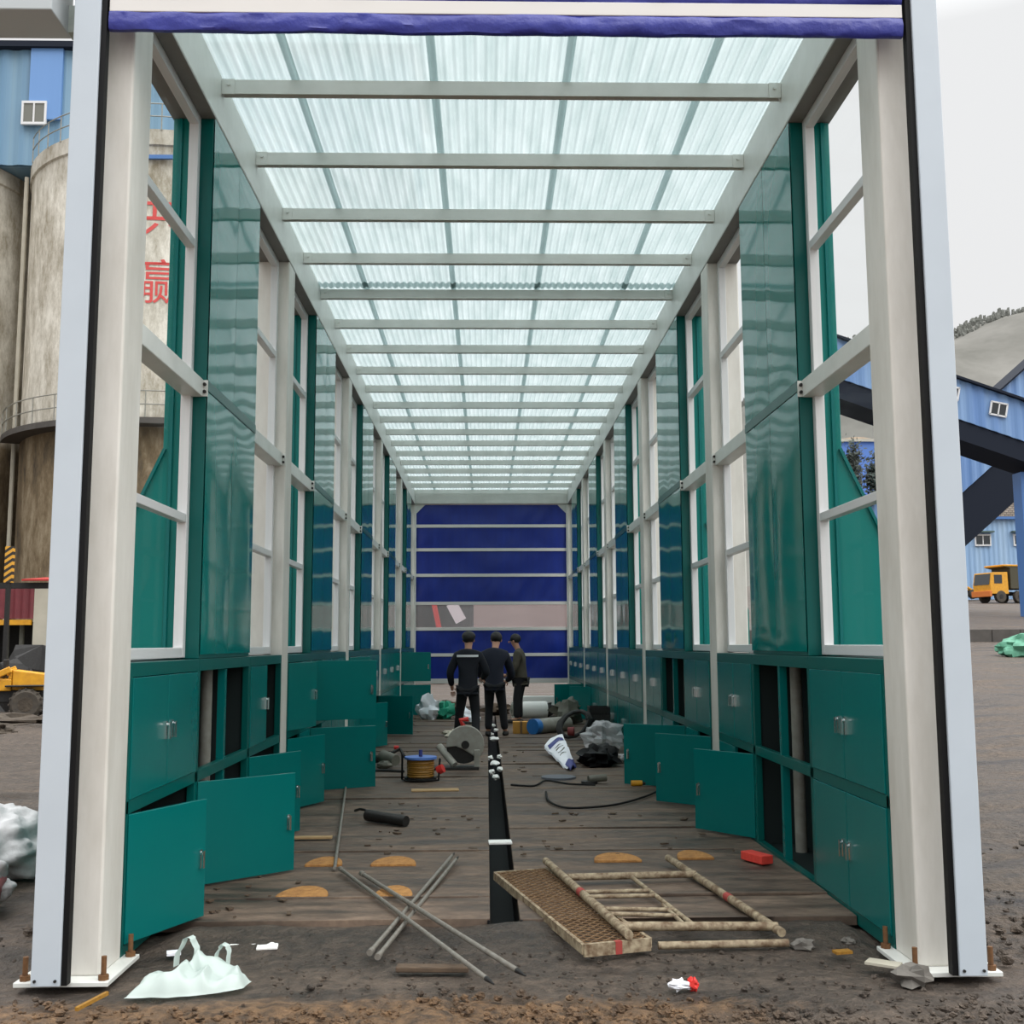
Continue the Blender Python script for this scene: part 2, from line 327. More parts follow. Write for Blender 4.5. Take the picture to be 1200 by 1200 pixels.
def hazardmat():
    m, nt, N, L, P = nodes('yellow_black_hazard_stripes')
    tc = N.new('ShaderNodeTexCoord'); mp = N.new('ShaderNodeMapping'); mp.inputs['Rotation'].default_value = (0, rad(35), 0); L.new(tc.outputs['Object'], mp.inputs[0])
    w = N.new('ShaderNodeTexWave'); w.bands_direction = 'Z'; w.inputs['Scale'].default_value = 2.2; L.new(mp.outputs[0], w.inputs[0])
    rp = N.new('ShaderNodeValToRGB'); rp.color_ramp.interpolation = 'CONSTANT'; rp.color_ramp.elements[1].position = .5
    rp.color_ramp.elements[0].color = srgb(40,36,30); rp.color_ramp.elements[1].color = srgb(206,150,48)
    L.new(w.outputs['Fac'], rp.inputs[0]); L.new(rp.outputs[0], P.inputs['Base Color']); return m
M['hazard'] = hazardmat()

# ------------------------------------------------------------------ frame of reference
XL, XR, Y0, P_, NB = -1.867, 2.111, 5.583, 4.6, 5
SIDES = {'silo': (XL, -1), 'road': (XR, 1)}
ZS, ZB, ZT = 1.51, 5.22, 5.60           # sill, beam underside, beam top
ORD = ['first', 'second', 'third', 'fourth', 'fifth', 'sixth', 'seventh', 'eighth', 'ninth', 'tenth', 'eleventh', 'twelfth', 'thirteenth', 'fourteenth', 'fifteenth', 'sixteenth', 'seventeenth', 'eighteenth', 'nineteenth', 'twentieth', 'twenty-first']

# ------------------------------------------------------------------ terrain
def sst(a, b, t):
    t = max(0, min(1, (t-a)/(b-a))); return t*t*(3-2*t)
def ground_h(x, y):
    s = sst(3.6, 10, x)
    h = .042*max(0, y-8)
    if y > 46: h = 1.6 + .5 + .058*(y-46)
    return s*h
def terrain():
    def axis(parts):
        out = []
        for a, b, st in parts:
            n = max(1, round((b-a)/st)); out += [a+(b-a)*i/n for i in range(n)]
        return out + [parts[-1][1]]
    xs = axis([(-140,-20,8),(-20,-5,.6),(-5,-2.6,.12),(-2.6,3.2,.05),(3.2,7,.12),(7,20,.6),(20,260,8)])
    ys = axis([(-12,4.4,.8),(4.4,7,.045),(7,12,.2),(12,30,.5),(30,45.6,1.2),(45.6,46.4,.4),(46.4,140,4),(140,420,20)])
    m = MB(); nx = len(xs); vs = []
    for y in ys:
        for x in xs:
            z = ground_h(x, y)
            under = sst(-2.6,-2.2,x)*(1-sst(2.4,2.8,x))*sst(6.46,6.6,y)*(1-sst(28.5,30,y))
            p = Vector((x, y, 0))
            amp = 1-under
            r = noise.fractal(p*1.6, 1.0, 2.0, 5)*.022 + abs(noise.noise(p*7))*.018 + noise.noise(p*19)*.006
            clod = sst(5.5, 5.0, y)
            if x > 2.9 or x < -2.6: r += math.sin((y*.8 + x*.45 + 1.6*noise.noise(p*.35))*4.2)*.07*(.4+noise.noise(p*.8+Vector((5,0,0)))) + noise.noise(p*3)*.02
            if 2.2 > x > -2.0: r *= .6 + 1.6*clod
            # flat pads round the column feet
            for cx in (-2.01, 2.25):
                d = math.hypot(x-cx, y-5.75); r = r*sst(.3,.7,d) - .012*(1-sst(.3,.7,d))
            z += r*amp - .02*amp - .05*under - .33*under*sst(-.05,-.02,x)*(1-sst(.22,.25,x)) + .06*sst(5.75,6.4,y)*(1-sst(6.47,6.55,y))*sst(-1.85,-1.6,x)*(1-sst(2.0,2.1,x))*(.8+.5*noise.noise(p*2))
            if y > 20: z += noise.noise(p*.12)*.12*sst(20,40,y)*sst(3.6,10,abs(x))
            vs.append((x, y, z))
    m.add(vs, [(j*nx+i, j*nx+i+1, (j+1)*nx+i+1, (j+1)*nx+i) for j in range(len(ys)-1) for i in range(nx-1)])
    o = m.build('ground', M['ground'], smooth=False, origin=(0,0,0)); o.data.shade_smooth()
    struct(o, 'wet dark mud ground with tyre ruts and an ochre clay strip', 'ground')
terrain()

# deck slabs either side of the drain slot
def deck():
    m = MB(); t = 22
    cuts = [6.47, 7.02, 7.66, 8.55, 9.55, 10.5, 11.4, 12.1, 13.2]
    while cuts[-1] < 28.2: cuts.append(cuts[-1] + R.choice((.55,.8,1.05)))
    for a, b in zip(cuts, cuts[1:]):
        for x0, x1 in ((XL+.005, .015), (.185, XR-.005)):
            dz = R.uniform(-.008, .006); n = 14; g = .012
            m.box(x0, x1, a+g/2, b-g/2, .0, .06+dz)
            if R.random() < .5: m.box(x0+R.uniform(.05,.4), x1-R.uniform(.05,.5), a-.02, a+.018, .055, .068+dz)
    o = m.build('floor', M['deck'], bev=.006, origin=(0,0,0))
    struct(o, 'worn grey brown deck of cross planks inside the wash shed', 'floor')
    k = MB().box(.012, .19, 6.5, 28, -.32, -.3).box(.0, .014, 6.46, 28, -.3, .05).box(.186, .2, 6.46, 28, -.3, .05)
    k.build('drain_slot', M['black'], o)
    # half-round lifting pockets filled with clay
    for x, y, w in ((-1.14,7.08,.32),(-.58,7.07,.24),(-1.15,8.06,.26),(-.66,8.05,.32),(.93,8.12,.34),(1.5,8.19,.26)):
        p = MB(); poly = [(w/2*math.cos(math.pi*i/14), .30*math.sin(math.pi*i/14)) for i in range(15)]
        p.prism(poly, .054, .072, lambda a, b, h: (x+a, y-.06+b, h))
        p.build('clay_pocket', M['orange'], o, bev=.004)
deck()

# ------------------------------------------------------------------ shed steelwork
for sn, (xi, od) in SIDES.items():
    X = lambda d: xi + od*d
    for k in range(NB+1):
        y = Y0 + k*P_
        where = 'at the open entrance' if k == 0 else ('beside the closed far blue door' if k == NB else f'{ORD[k]} from the entrance')
        c = empty('steel_column', (X(.15), y+.155, 0), f'white square steel column {where}, {sn} side', 'column', 'white columns of the wash shed')
        MB().box(X(0), X(.3), y, y+.31, .02, ZB).build('shaft', M['whitecol'], c, bev=.012)
        MB().box(X(-.075), X(.37), y-.1, y+.38, .0, .022).build('base_plate', M['white'], c, bev=.003)
        for dx, dy in ((-.04,-.06),(.33,-.06),(-.04,.34),(.33,.34)):
            b = MB().cyl((X(dx), y+dy, .02), (X(dx), y+dy, .13), .013, n=10).cyl((X(dx), y+dy, .022), (X(dx), y+dy, .045), .026, n=6)
            b.build('anchor_bolt', M['bolt'], c)
    b = empty('roof_beam', (X(.15), 17, ZB), f'long white eaves beam carrying the roof along the {sn} side', 'beam')
    MB().box(X(0), X(.3), Y0-.02, Y0+NB*P_+.35, ZB+.006, ZT).build('beam_web', M['white'], b, bev=.01)
    MB().box(X(.004), X(.3), Y0-.02, Y0+NB*P_+.35, ZB, ZB+.006).build('soffit_shade_strip', M['soffit'], b)  # added grey strip that paints the underside shade onto the beam
    # windows, housings
    for k in range(NB):
        y = Y0 + k*P_
        for wi, (a, e) in enumerate(((y+.31, y+1.72), (y+3.25, y+4.6))):
            n = 1 + (k*2+wi) + (0 if sn == 'silo' else 10)
            w = empty(f'window_{n}', (X(.13), (a+e)/2, ZS), f'white framed tall window, {ORD[k*2+wi]} from the entrance on the {sn} side', 'window'); w['kind'] = 'structure'
            f = MB(); d0, d1 = .10, .165
            f.box(X(d0), X(d1), a, a+.06, ZS+.01, ZB); f.box(X(d0), X(d1), e-.06, e, ZS+.01, ZB)
            for z0, z1 in ((ZS+.01, ZS+.075), (2.40, 2.455), (4.27, 4.33), (ZB-.07, ZB)):
                f.box(X(d0+.002), X(d1-.002), a+.06, e-.06, z0, z1)
            f.build('frame', M['alu'], w, bev=.004)
            g = MB()
            for z0, z1 in ((ZS+.07,2.41),(2.45,3.25),(3.37,4.28),(4.32,ZB-.06)): g.add([(X(.132),a+.055,z0),(X(.132),e-.055,z0),(X(.132),e-.055,z1),(X(.132),a+.055,z1)],[(0,1,2,3)])
            g.build('pane', M['glass'], w)
            r = MB().box(X(.03), X(.16), a+.002, e-.012, 3.25, 3.37).build('rail', M['white'], w, bev=.006)
            p = MB().box(X(-.0), X(.115), e-.012, e-.002, 3.255, 3.365)
            p = p.build('end_plate', M['white'], w)
            q = MB()
            for z in (3.285, 3.335): q.cyl((X(.02), e-.026, z), (X(.02), e-.012, z), .012, n=8)
            q.build('plate_bolt', M['dark'], p)
        a, e = y+1.72, y+3.25
        hb = empty('pipe_housing', (X(.15), (a+e)/2, ZS), f'{ORD[k]} glossy teal pipe housing from the entrance, flared outside, {sn} side', 'housing', 'teal pipe housings')
        MB().box(X(.012), X(.135), a+.004, e-.004, ZS+.002, ZB-.002).build('housing_shell', M['tealdark'], hb, bev=.006)  # inner half of the same shell, darker teal for its shade
        poly = [(.137, ZS+.002), (.38, ZS+.002), (.38, .0), (.72, .0), (.72, 1.95), (.29, 2.90), (.29, ZB-.002), (.137, ZB-.002)]
        MB().prism(poly, a+.006, e-.006, lambda d, z, h: (X(d), h, z)).build('flared_duct', M['tealdaylit'], hb, bev=.006)
        # folded stiffening ribs on the two end faces
        for yy in (a, e):
            rb = MB(); sg = -1 if yy == a else 1
            for d in (.225,): rb.box(X(d), X(d+.02), yy+sg*.012-sg*.01, yy+sg*.012+sg*.0, ZS+.01, ZB-.01)
            rb.bar((X(.275), yy+sg*.004, 2.90), (X(.70), yy+sg*.004, 1.96), .02)
            rb.build('end_rib', M['teal'], hb)
        mid = (a+e)/2
        for (u0, u1) in ((a+.002, mid-.003), (mid+.003, e-.002)):
            for (z0, z1, nm) in ((ZS+.03, 3.29, 'lower_panel'), (3.37, ZB-.004, 'upper_panel')):
                ph = R.uniform(0, 50)
                def fn(s_, t_, u0=u0, u1=u1, z0=z0, z1=z1, ph=ph):
                    u = u0+(u1-u0)*s_; z = z0+(z1-z0)*t_
                    edge = min(1, 6*min(s_, 1-s_))*min(1, 10*min(t_, 1-t_))
                    dv = (noise.noise(Vector((u*1.6, z*.9, ph)))*.0045 + math.sin(s_*math.pi)*.0022)*edge
                    return (X(.004-dv), u, z)
                MB().grid(14, 46, fn).build(nm, M['tealgloss'], hb, smooth=True)
        MB().box(X(-.001), X(.012), a+.001, e-.001, 3.295, 3.365).build('joint_strip', M['tealdark'], hb)

# purlins
np_ = 18
for i in range(0, np_+1):
    y = 7.44 + i*1.163
    pr = empty('roof_purlin', ((XL+XR)/2, y, 5.47), f'white cross purlin under the translucent roof, {ORD[i]} from the entrance', 'purlin', 'cross purlins under the roof')
    MB().box(XL+.002, XR-.002, y, y+.005, 5.47, 5.575).box(XL+.002, XR-.002, y+.055, y+.06, 5.47, 5.575).box(XL+.002, XR-.002, y+.005, y+.055, 5.57, 5.575).build('purlin_bar', M['white'], pr)
    for xx, sg in ((XL, 1), (XR, -1)):
        MB().box(xx+sg*.002, xx+sg*.09, y-.008, y-.001, 5.465, 5.576).cyl((xx+sg*.05, y-.02, 5.535), (xx+sg*.05, y-.008, 5.535), .012, n=6).build('end_cleat', M['white'], pr)
# header over the far door with gussets
h = empty('header_beam', ((XL+XR)/2, 28.75, ZB), 'white header beam over the closed far blue door', 'beam')
MB().box(XL, XR, 28.6, 28.9, ZB+.02, 5.60).build('beam_web', M['white'], h, bev=.01)
for xx, sg in ((XL, 1), (XR, -1)):
    MB().prism([(0,0),(.28,0),(0,-.28)], 28.68, 28.74, lambda a, b, y: (xx+sg*a, y, ZB+.02+b)).build('gusset', M['white'], h)

# roof sheets: corrugation along the shed, four side laps and three end laps
edges = [-2.17, -1.35, -.37, .575, 1.558, 2.42]
ycuts = [5.45, 12.0, 18.3, 24.2, 29.0]
for j in range(4):
    for i in range(5):
        x0, x1 = edges[i]-(.03 if i else 0), edges[i+1]+(.03 if i < 4 else 0)
        y0, y1 = ycuts[j]-(.09 if j else 0), ycuts[j+1]+(.09 if j < 3 else 0)
        nu = int((x1-x0)/.0085); zz = 5.592 + .004*(i % 2) + .008*(j % 2)
        def fn(s_, t_, x0=x0, x1=x1, y0=y0, y1=y1, zz=zz):
            x = x0+(x1-x0)*s_; y = y0+(y1-y0)*t_
            return (x, y, zz + .011*math.sin(x*2*math.pi/.072))
        o = MB().grid(nu, 2, fn).build('roof_sheet', M['roof'], smooth=False)
        o.data.shade_smooth()
        tag(o, f'translucent corrugated roof sheet, {ORD[i]} strip from the silo side, {ORD[j]} length from the entrance', 'roof sheet', 'translucent roof sheets')

# ------------------------------------------------------------------ cabinets
cache = {}
def rot(o, a): o.rotation_euler = (0, 0, a)
def door(cab, xi, od, hy, w, z0, z1, ang, far, handles=True, inner=False):
    """leaf hinged at hy; far=True means it hinges on its far edge"""
    m = MB(); sg = -1 if far else 1; th = .028
    # local frame: hinge at origin, leaf runs along sg*Y, inside face towards od
    m.box(-od*.006, od*(th-.006), 0, sg*w, 0, z1-z0)
    d = m.build('door', M['teal'], None, bev=.003, origin=(0,0,0))
    d.parent = cab; d.location = Vector((xi, hy, z0)) - LOC[cab.name]
    rot(d, (1 if far else -1)*ang*(-od))
    h = MB(); yy = sg*(w-.055); zc = (z1-z0)*(.5)
    for fx, t in ((-od*.006, -od), (od*(th-.006), od)):
        x0 = fx; x1 = fx + t*.012
        h.box(x0, x1, yy-.010, yy+.010, zc-.05, zc+.05)
        h.cyl((x1, yy, zc+.03), (x1+t*.014, yy, zc+.03), .011, n=8)
        h.box(x1+t*.008, x1+t*.02, yy-.007, yy+.007, zc-.05, zc+.045)
    hd = h.build('handle', M['chrome'], None, origin=(0,0,0)); hd.parent = d
    return d
LO, UP = (.075, .725), (.80, 1.43)
def cabinet(sn, k, u, label, spec, post=False, pipes=False):
    xi, od = SIDES[sn]; X = lambda d: xi+od*d
    y = Y0 + k*P_
    a, e = [(y+.315, y+1.70), (y+1.70, y+3.25), (y+3.25, y+4.595)][u]
    c = empty('wall_cabinet', (X(.18), (a+e)/2, .0), label, 'cabinet', f'green cabinets along the {sn} side')
    f = MB()
    f.box(X(0), X(.05), a, e, 1.435, ZS); f.box(X(0), X(.05), a, e, .728, .797); f.box(X(0), X(.05), a, e, .0, .07)
    f.box(X(0), X(.05), a, a+.035, .07, 1.435); f.box(X(0), X(.05), e-.035, e, .07, 1.435)
    f.build('frame', M['tealdark'], c, bev=.003)
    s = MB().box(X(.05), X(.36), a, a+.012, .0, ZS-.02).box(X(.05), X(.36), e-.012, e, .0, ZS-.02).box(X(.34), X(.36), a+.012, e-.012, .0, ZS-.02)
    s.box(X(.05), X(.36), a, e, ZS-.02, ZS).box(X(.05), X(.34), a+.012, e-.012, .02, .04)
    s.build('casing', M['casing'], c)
    mid = (a+e)/2; w = (e-a-.08)/2
    if post: MB().box(X(.01), X(.06), mid-.02, mid+.04, .07, 1.435).build('post', M['teal'], c)
    if pipes:
        pm = MB(); 
        pm.cyl((X(.16), a+.42, .04), (X(.16), a+.42, ZS-.02), .035, n=14)
        pm.cyl((X(.25), a+1.2, .04), (X(.25), a+1.2, ZS-.02), .045, n=14)
        pm.build('grey_pipe', M['greypipe'], c, smooth=True)
        pk = MB().cyl((X(.12), a+.24, .04), (X(.12), a+.24, .62), .03, n=12).cyl((X(.12), a+.24, .62), (X(.12), a+.24, .70), .018, n=10)
        pk.build('pump_cylinder', M['greypipe'], c, smooth=True)
    for i, st in enumerate(spec):          # lower near, lower far, upper near, upper far; None = no leaf, else angle
        if st is None: continue
        z0, z1 = LO if i < 2 else UP
        far = i % 2 == 1
        door(c, xi, od, (e-.038) if far else (a+.038), w-.004, z0, z1, rad(st), far)
    return c
states = {('silo',0,0):(23,None,0,0), ('silo',0,1):(48,None,None,None), ('silo',0,2):(30,None,0,None),
          ('silo',1,0):(24,0,15,0), ('silo',1,1):(64,0,64,0), ('silo',1,2):(0,0,0,0),
          ('silo',2,0):(0,0,20,0), ('silo',2,1):(28,0,0,0), ('silo',2,2):(0,74,0,0),
          ('silo',4,0):(80,0,80,0),
          ('road',0,0):(0,0,0,0), ('road',0,1):(None,None,None,None), ('road',0,2):(37,0,0,0),
          ('road',1,0):(45,0,0,0), ('road',1,1):(56,0,None,None), ('road',4,0):(96,0,0,0), ('road',3,2):(40,0,0,0)}
notes = {('silo',0,0):'near lower door ajar', ('silo',0,1):'empty upper bay and lower door swung out', ('silo',0,2):'lower door swung out, one upper door gone',
         ('silo',1,0):'upper and lower near doors ajar', ('silo',1,1):'tall pair of doors swung wide open', ('silo',2,0):'one upper door ajar',
         ('silo',2,1):'one lower door ajar', ('silo',2,2):'far lower door swung out', ('silo',4,0):'upper and lower doors wide open',
         ('road',0,1):'no doors, pipes showing', ('road',0,2):'lower door swung out', ('road',1,0):'lower door swung out', ('road',1,1):'upper bay open and dark',
         ('road',4,0):'lower door wide open', ('road',3,2):'lower door ajar', ('road',0,0):'all four doors shut'}
for sn in SIDES:
    for k in range(NB):
        for u in range(3):
            st = states.get((sn,k,u), (0,0,0,0)); nt = notes.get((sn,k,u), 'all doors shut')
            cabinet(sn, k, u, f'{ORD[k*3+u]} teal cabinet from the entrance, {sn} side, {nt}', st,
                    post=(u == 1), pipes=(k, u) in ((0,1),(1,1)))

# ------------------------------------------------------------------ near door: guides, rolled curtain, motor box
for sn, (xi, od) in SIDES.items():
    X = lambda d: xi+od*d
    g = empty('door_guide', (X(.19), 5.47, .02), f'tall pale guide channel of the raised blue door, {sn} side', 'door guide')
    d0 = .125 if sn == 'silo' else .13
    MB().box(X(d0), X(d0+.135), 5.41, 5.475, .024, 5.6).build('channel_cover', M['trimwhite'], g, bev=.004)
    MB().box(X(d0-.028), X(d0), 5.425, 5.475, .024, 5.6).build('rubber_seal', M['black'], g)
    for dx in (.02, .115): MB().cyl((X(d0+dx), 5.402, .05), (X(d0+dx), 5.41, .05), .007, n=8).build('cover_screw', M['dark'], g)
cd = empty('fabric_door', (.12, 5.45, 4.77), 'raised blue fabric door bunched above the entrance with a white bar', 'roller door')
def fold(z0, z1, seed, depth, ymid):
    nx, nz = 170, 16
    def fn(s_, t_):
        x = XL-.09 + (XR-XL+.18)*s_
        a = t_*2*math.pi
        hh = (z1-z0)/2; zc = (z0+z1)/2
        w1 = noise.noise(Vector((x*2.2, seed, math.cos(a)*1.2))); w2 = noise.noise(Vector((x*7, seed+5, math.sin(a)*1.5)))
        w3 = abs(noise.noise(Vector((x*3.1+11, seed, math.sin(a)*2.2))))
        ry = depth*(1+.35*w1+.3*w2 - .3*w3); 
        zz = zc + hh*math.sin(a)*(1+.03*w1) + (.006*w2 if math.sin(a) < 0 else 0)
        return (x, ymid + ry*math.cos(a)*abs(math.cos(a))**-.3 if abs(math.cos(a)) > 1e-3 else ymid, zz)
    return MB().grid(nx, nz, fn)
fold(4.772, 4.885, 1.0, .028, 5.455).build('fabric_fold', M['blue'], cd, smooth=True)
fold(4.945, 5.07, 7.0, .03, 5.455).build('fabric_fold', M['blue'], cd, smooth=True)
fold(5.10, 5.22, 9.0, .03, 5.455).build('fabric_fold', M['blue'], cd, smooth=True)
for z in (4.875, 5.06, 5.21):
    MB().box(XL-.09, XR+.09, 5.435, 5.475, z, z+.075).build('stiffener_bar', M['barwhite'], cd, bev=.004)
MB().box(XL-.09, XR+.09, 5.40, 5.56, 5.29, 5.62).build('roller_housing', M['barwhite'], cd, bev=.01)
mb = empty('motor_box', (-2.42, 5.5, 4.80), 'pale grey motor box beside the top of the entrance guide', 'box')
MB().box(-2.75, -2.215, 5.34, 5.62, 4.825, 5.10).build('box_body', mat('grey_motor_cover', srgb(176,182,184), .5), mb, bev=.006)
MB().box(-2.22, -2.10, 5.56, 5.64, 4.83, 4.98).build('bracket', M['steel'], mb)

# ------------------------------------------------------------------ far door
fd = empty('fabric_door', (.12, 28.72, .6), 'lowered blue fabric door closing the far end with a clear window band', 'roller door')
zb = [.62, 1.305, 1.97, 2.63, 3.355, 4.02, 4.64, 5.22]
for i in range(7):
    z0, z1 = zb[i], zb[i+1]
    if i == 2:
        MB().box(XL+.02, XR-.02, 28.70, 28.703, z0+.05, z1).build('window_band', M['clear'], fd); continue
    ph = i*3.1
    def fn(s_, t_, z0=z0, z1=z1, ph=ph):
        x = XL+.02 + (XR-XL-.04)*s_; z = z0+.02+(z1-z0-.02)*t_
        b = math.sin(math.pi*t_)
        return (x, 28.70 + b*(.03*noise.noise(Vector((x*1.3+z*.8, z*.5, ph))) + .02*noise.noise(Vector((x*4-z*2, z, ph)))), z)
    MB().grid(80, 10, fn).build('fabric_panel', M['bluefar'], fd, smooth=True)
for i, z in enumerate(zb[:-1]):
    MB().box(XL+.02, XR-.02, 28.675, 28.725, z-.02, z+(.06 if i else .1)).build('stiffener_bar', M['barwhite'], fd, bev=.003)
for xx, sg in ((XL, 1), (XR, -1)):
    MB().box(xx-.02*sg, xx+.035*sg, 28.62, 28.66, .05, ZB).build('guide_strip', M['white'], fd)

# ------------------------------------------------------------------ scaffold frame, grating plank, rods
def P3(x, y, z): return Vector((x, y, z))
sf = empty('tube_scaffold', (.95, 6.9, .06), 'cream painted tubular scaffold frame lying flat on the deck', 'scaffold frame')
Z1 = .115
a0, a1, b0, b1 = P3(.40,7.78,.125), P3(.73,5.89,.108), P3(1.26,7.90,Z1), P3(1.56,6.04,.075)
MB().cyl(a0, a1, .024, n=14).build('leg_tube', M['scaff'], sf, smooth=True)
MB().cyl(b0, b1, .024, n=14).build('leg_tube', M['scaff'], sf, smooth=True)
MB().cyl(P3(.49,7.31,Z1-.005), P3(1.35,7.35,Z1), .022, n=14).build('cross_tube', M['scaff'], sf, smooth=True)
MB().cyl(P3(.71,6.07,.108), P3(1.56,6.13,.085), .024, n=14).build('cross_tube', M['scaff'], sf, smooth=True)
MB().cyl(P3(.89,5.965,.035), P3(1.58,5.99,.035), .02, n=14).build('cross_tube', M['scaff'], sf, smooth=True)
MB().cyl(P3(.93,7.32,Z1-.01), P3(1.13,6.12,.08), .014, n=10).build('inner_rail', M['scaff'], sf, smooth=True)
MB().cyl(P3(1.02,6.62,.09), P3(1.08,6.1,.08), .012, n=10).build('inner_rail', M['scaff'], sf, smooth=True)
for p, q in (((.56,6.93,.1),(.985,6.95,.1)), ((.575,6.80,.1),(1.0,6.82,.1)), ((.64,6.48,.105),(1.06,6.5,.09)), ((.655,6.36,.105),(1.07,6.38,.085))):
    MB().cyl(p, q, .012, n=10).build('rung', M['scaff'], sf, smooth=True)
for t, (p, q) in ((.5,(a0,a1)), (.6,(b0,b1))):
    c = p.lerp(q, t); d = (q-p).normalized()*.035
    MB().cyl(c-d, c+d, .0255, n=14).build('red_band', M['dullred'], sf, smooth=True)
pk = empty('grating_plank', (.45, 6.8, .0), 'rusty expanded metal scaffold plank lying beside the drain slot', 'scaffold plank')
A, B, D_, E_ = P3(.05,7.6,.085), P3(.40,7.72,.085), P3(.49,5.83,.075), P3(.845,5.94,.075)
def pl(s_, t_): return A.lerp(B, s_).lerp(D_.lerp(E_, s_), t_)
gm = MB(); n = 30
for i in range(-6, n+1):
    for dr in (1, -1):
        t0, t1 = i/n, i/n + .17
        s0, s1 = (0, 1) if dr > 0 else (1, 0)
        if t0 < 0:
            f = -t0/(t1-t0); s0 = s0+(s1-s0)*f; t0 = 0
        if t1 > 1:
            f = (1-t0)/(t1-t0); s1 = s0+(s1-s0)*f; t1 = 1
        if t1-t0 < .01: continue
        gm.bar(pl(s0,t0), pl(s1,t1), .008, .006)
gm.build('expanded_mesh', M['rust'], pk)
dn = Vector((0,0,-.05))
fr = MB()
for p, q in ((A,D_),(B,E_),(A,B)): fr.bar(p+dn*.4, q+dn*.4, .02, .05)
fr.build('edge_frame', M['scaff'], pk)
MB().bar(D_+dn*.5, E_+dn*.5, .025, .062).build('end_lip', M['scaff'], pk)
mq = D_.lerp(E_, .46)+dn*.5; MB().bar(mq, D_.lerp(E_, .56)+dn*.5, .028, .064).build('red_band', M['dullred'], pk)

rods = [((-.596,5.9,.04),(-.25,8.1,.105),.0125,'steel rod crossing under others, its flat end nearest the white bag'),
        ((-.55,5.84,.035),(-.22,7.98,.1),.0125,'steel rod lying alongside another under the crossing pair'),
        ((-.983,7.70,.095),(-.005,5.29,.075),.0125,'steel rod on top with one end resting by the clay strip'),
        ((-.82,7.52,.1),(.139,5.41,.075),.0135,'darker steel rod with muddy tip lying over the crossing')]
for a, b, r, lb in rods:
    o = empty('steel_rod', ((a[0]+b[0])/2, (a[1]+b[1])/2, min(a[2], b[2])-.03), 'grey ' + lb, 'rod', 'crossed steel rods')
    MB().cyl(a, b, r, r, n=10).build('rod_shaft', M['rod'], o, smooth=True)
    av, bv = Vector(a), Vector(b); d = (bv-av).normalized()
    MB().cyl(bv, bv+d*.09, r, .004, n=10).build('pointed_end', M['dark'], o, smooth=True)
    MB().cyl(av-d*.03, av+d*.02, r*1.35, n=10).build('collar', M['rod'], o, smooth=True)
tag(MB().tube([(-1.51,12.1,.085),(-1.28,10,.085),(-1.042,7.8,.085)], .012, 8).build('metal_bar', M['rod'], smooth=True), 'long thin rusty bar lying along the deck before the open doors', 'bar')

# loose clods and grit on the open mud
def clods():
    m = MB(); rr_ = random.Random(11)
    for i in range(2600):
        k = rr_.random()
        if k < .62: x, y = rr_.uniform(-2.3,2.6), 4.75+abs(rr_.gauss(0,.28)); r = abs(rr_.gauss(.003,.007))+.003
        elif k < .8: x, y = rr_.uniform(-1.7,2.0), rr_.uniform(5.3,6.4); r = rr_.uniform(.003,.011)
        else: x, y = (rr_.uniform(2.5,4.5) if rr_.random() < .6 else rr_.uniform(-4,-2.4)), rr_.uniform(5.2,9); r = rr_.uniform(.006,.03)
        if abs(x+2.0) < .35 and 5.3 < y < 6.1 or abs(x-2.25) < .35 and 5.3 < y < 6.1: continue
        if abs(x-.12) > 2.2 and abs(x-.12) < 2.95 and y > 6.9 or .8 < x < 1.02 and 5.27 < y < 5.4 or x < -2.7 and 6.4 < y < 9 or -1.75 < x < -1.05 and y > 5.2 and y < 5.8 or -.55 < x < 0 and 5.55 < y < 5.8: continue
        m.ball((x,y,r*.15+ground_h(x,y)), (r*1.3,r*1.1,r*.8), 7, 5, .5, i)
    o = m.build('mud_clods', M['ground'], origin=(0,0,0)); tag(o, 'loose mud clods and grit scattered before the deck', 'mud', None, 'stuff')
clods()
def litter():
    m = MB(); rr_ = random.Random(23)
    for i in range(420):
        x, y = rr_.uniform(XL+.1, XR-.1), 6.5+22*rr_.random()**1.6
        if y < 8.3 and x > -1.1 or x < -1.0 and 7.7 < y < 12.3 or x < 0 and 11.7 < y < 12.2 or x > .1 and 10.3 < y < 13.1 or y > 17 and x > .5 or -.03 < x < .23 or 12.4 < y < 15.3 and x < -.1 or .6 < x and 13 < y < 17 or y > 16.5 and abs(x) < 1.2: continue
        k = rr_.uniform(.006,.022)*(1+.03*y); m.obox((x,y,.069),(k*rr_.uniform(1,3.5),k*rr_.uniform(.8,2),rr_.uniform(.004,.012)),Matrix.Rotation(rr_.uniform(0,3.1),3,'Z'))
    o = m.build('deck_litter', M['oldwood'], origin=(0,0,0)); tag(o, 'small brown wood chips and grit littered over the deck', 'litter', None, 'stuff')
litter()
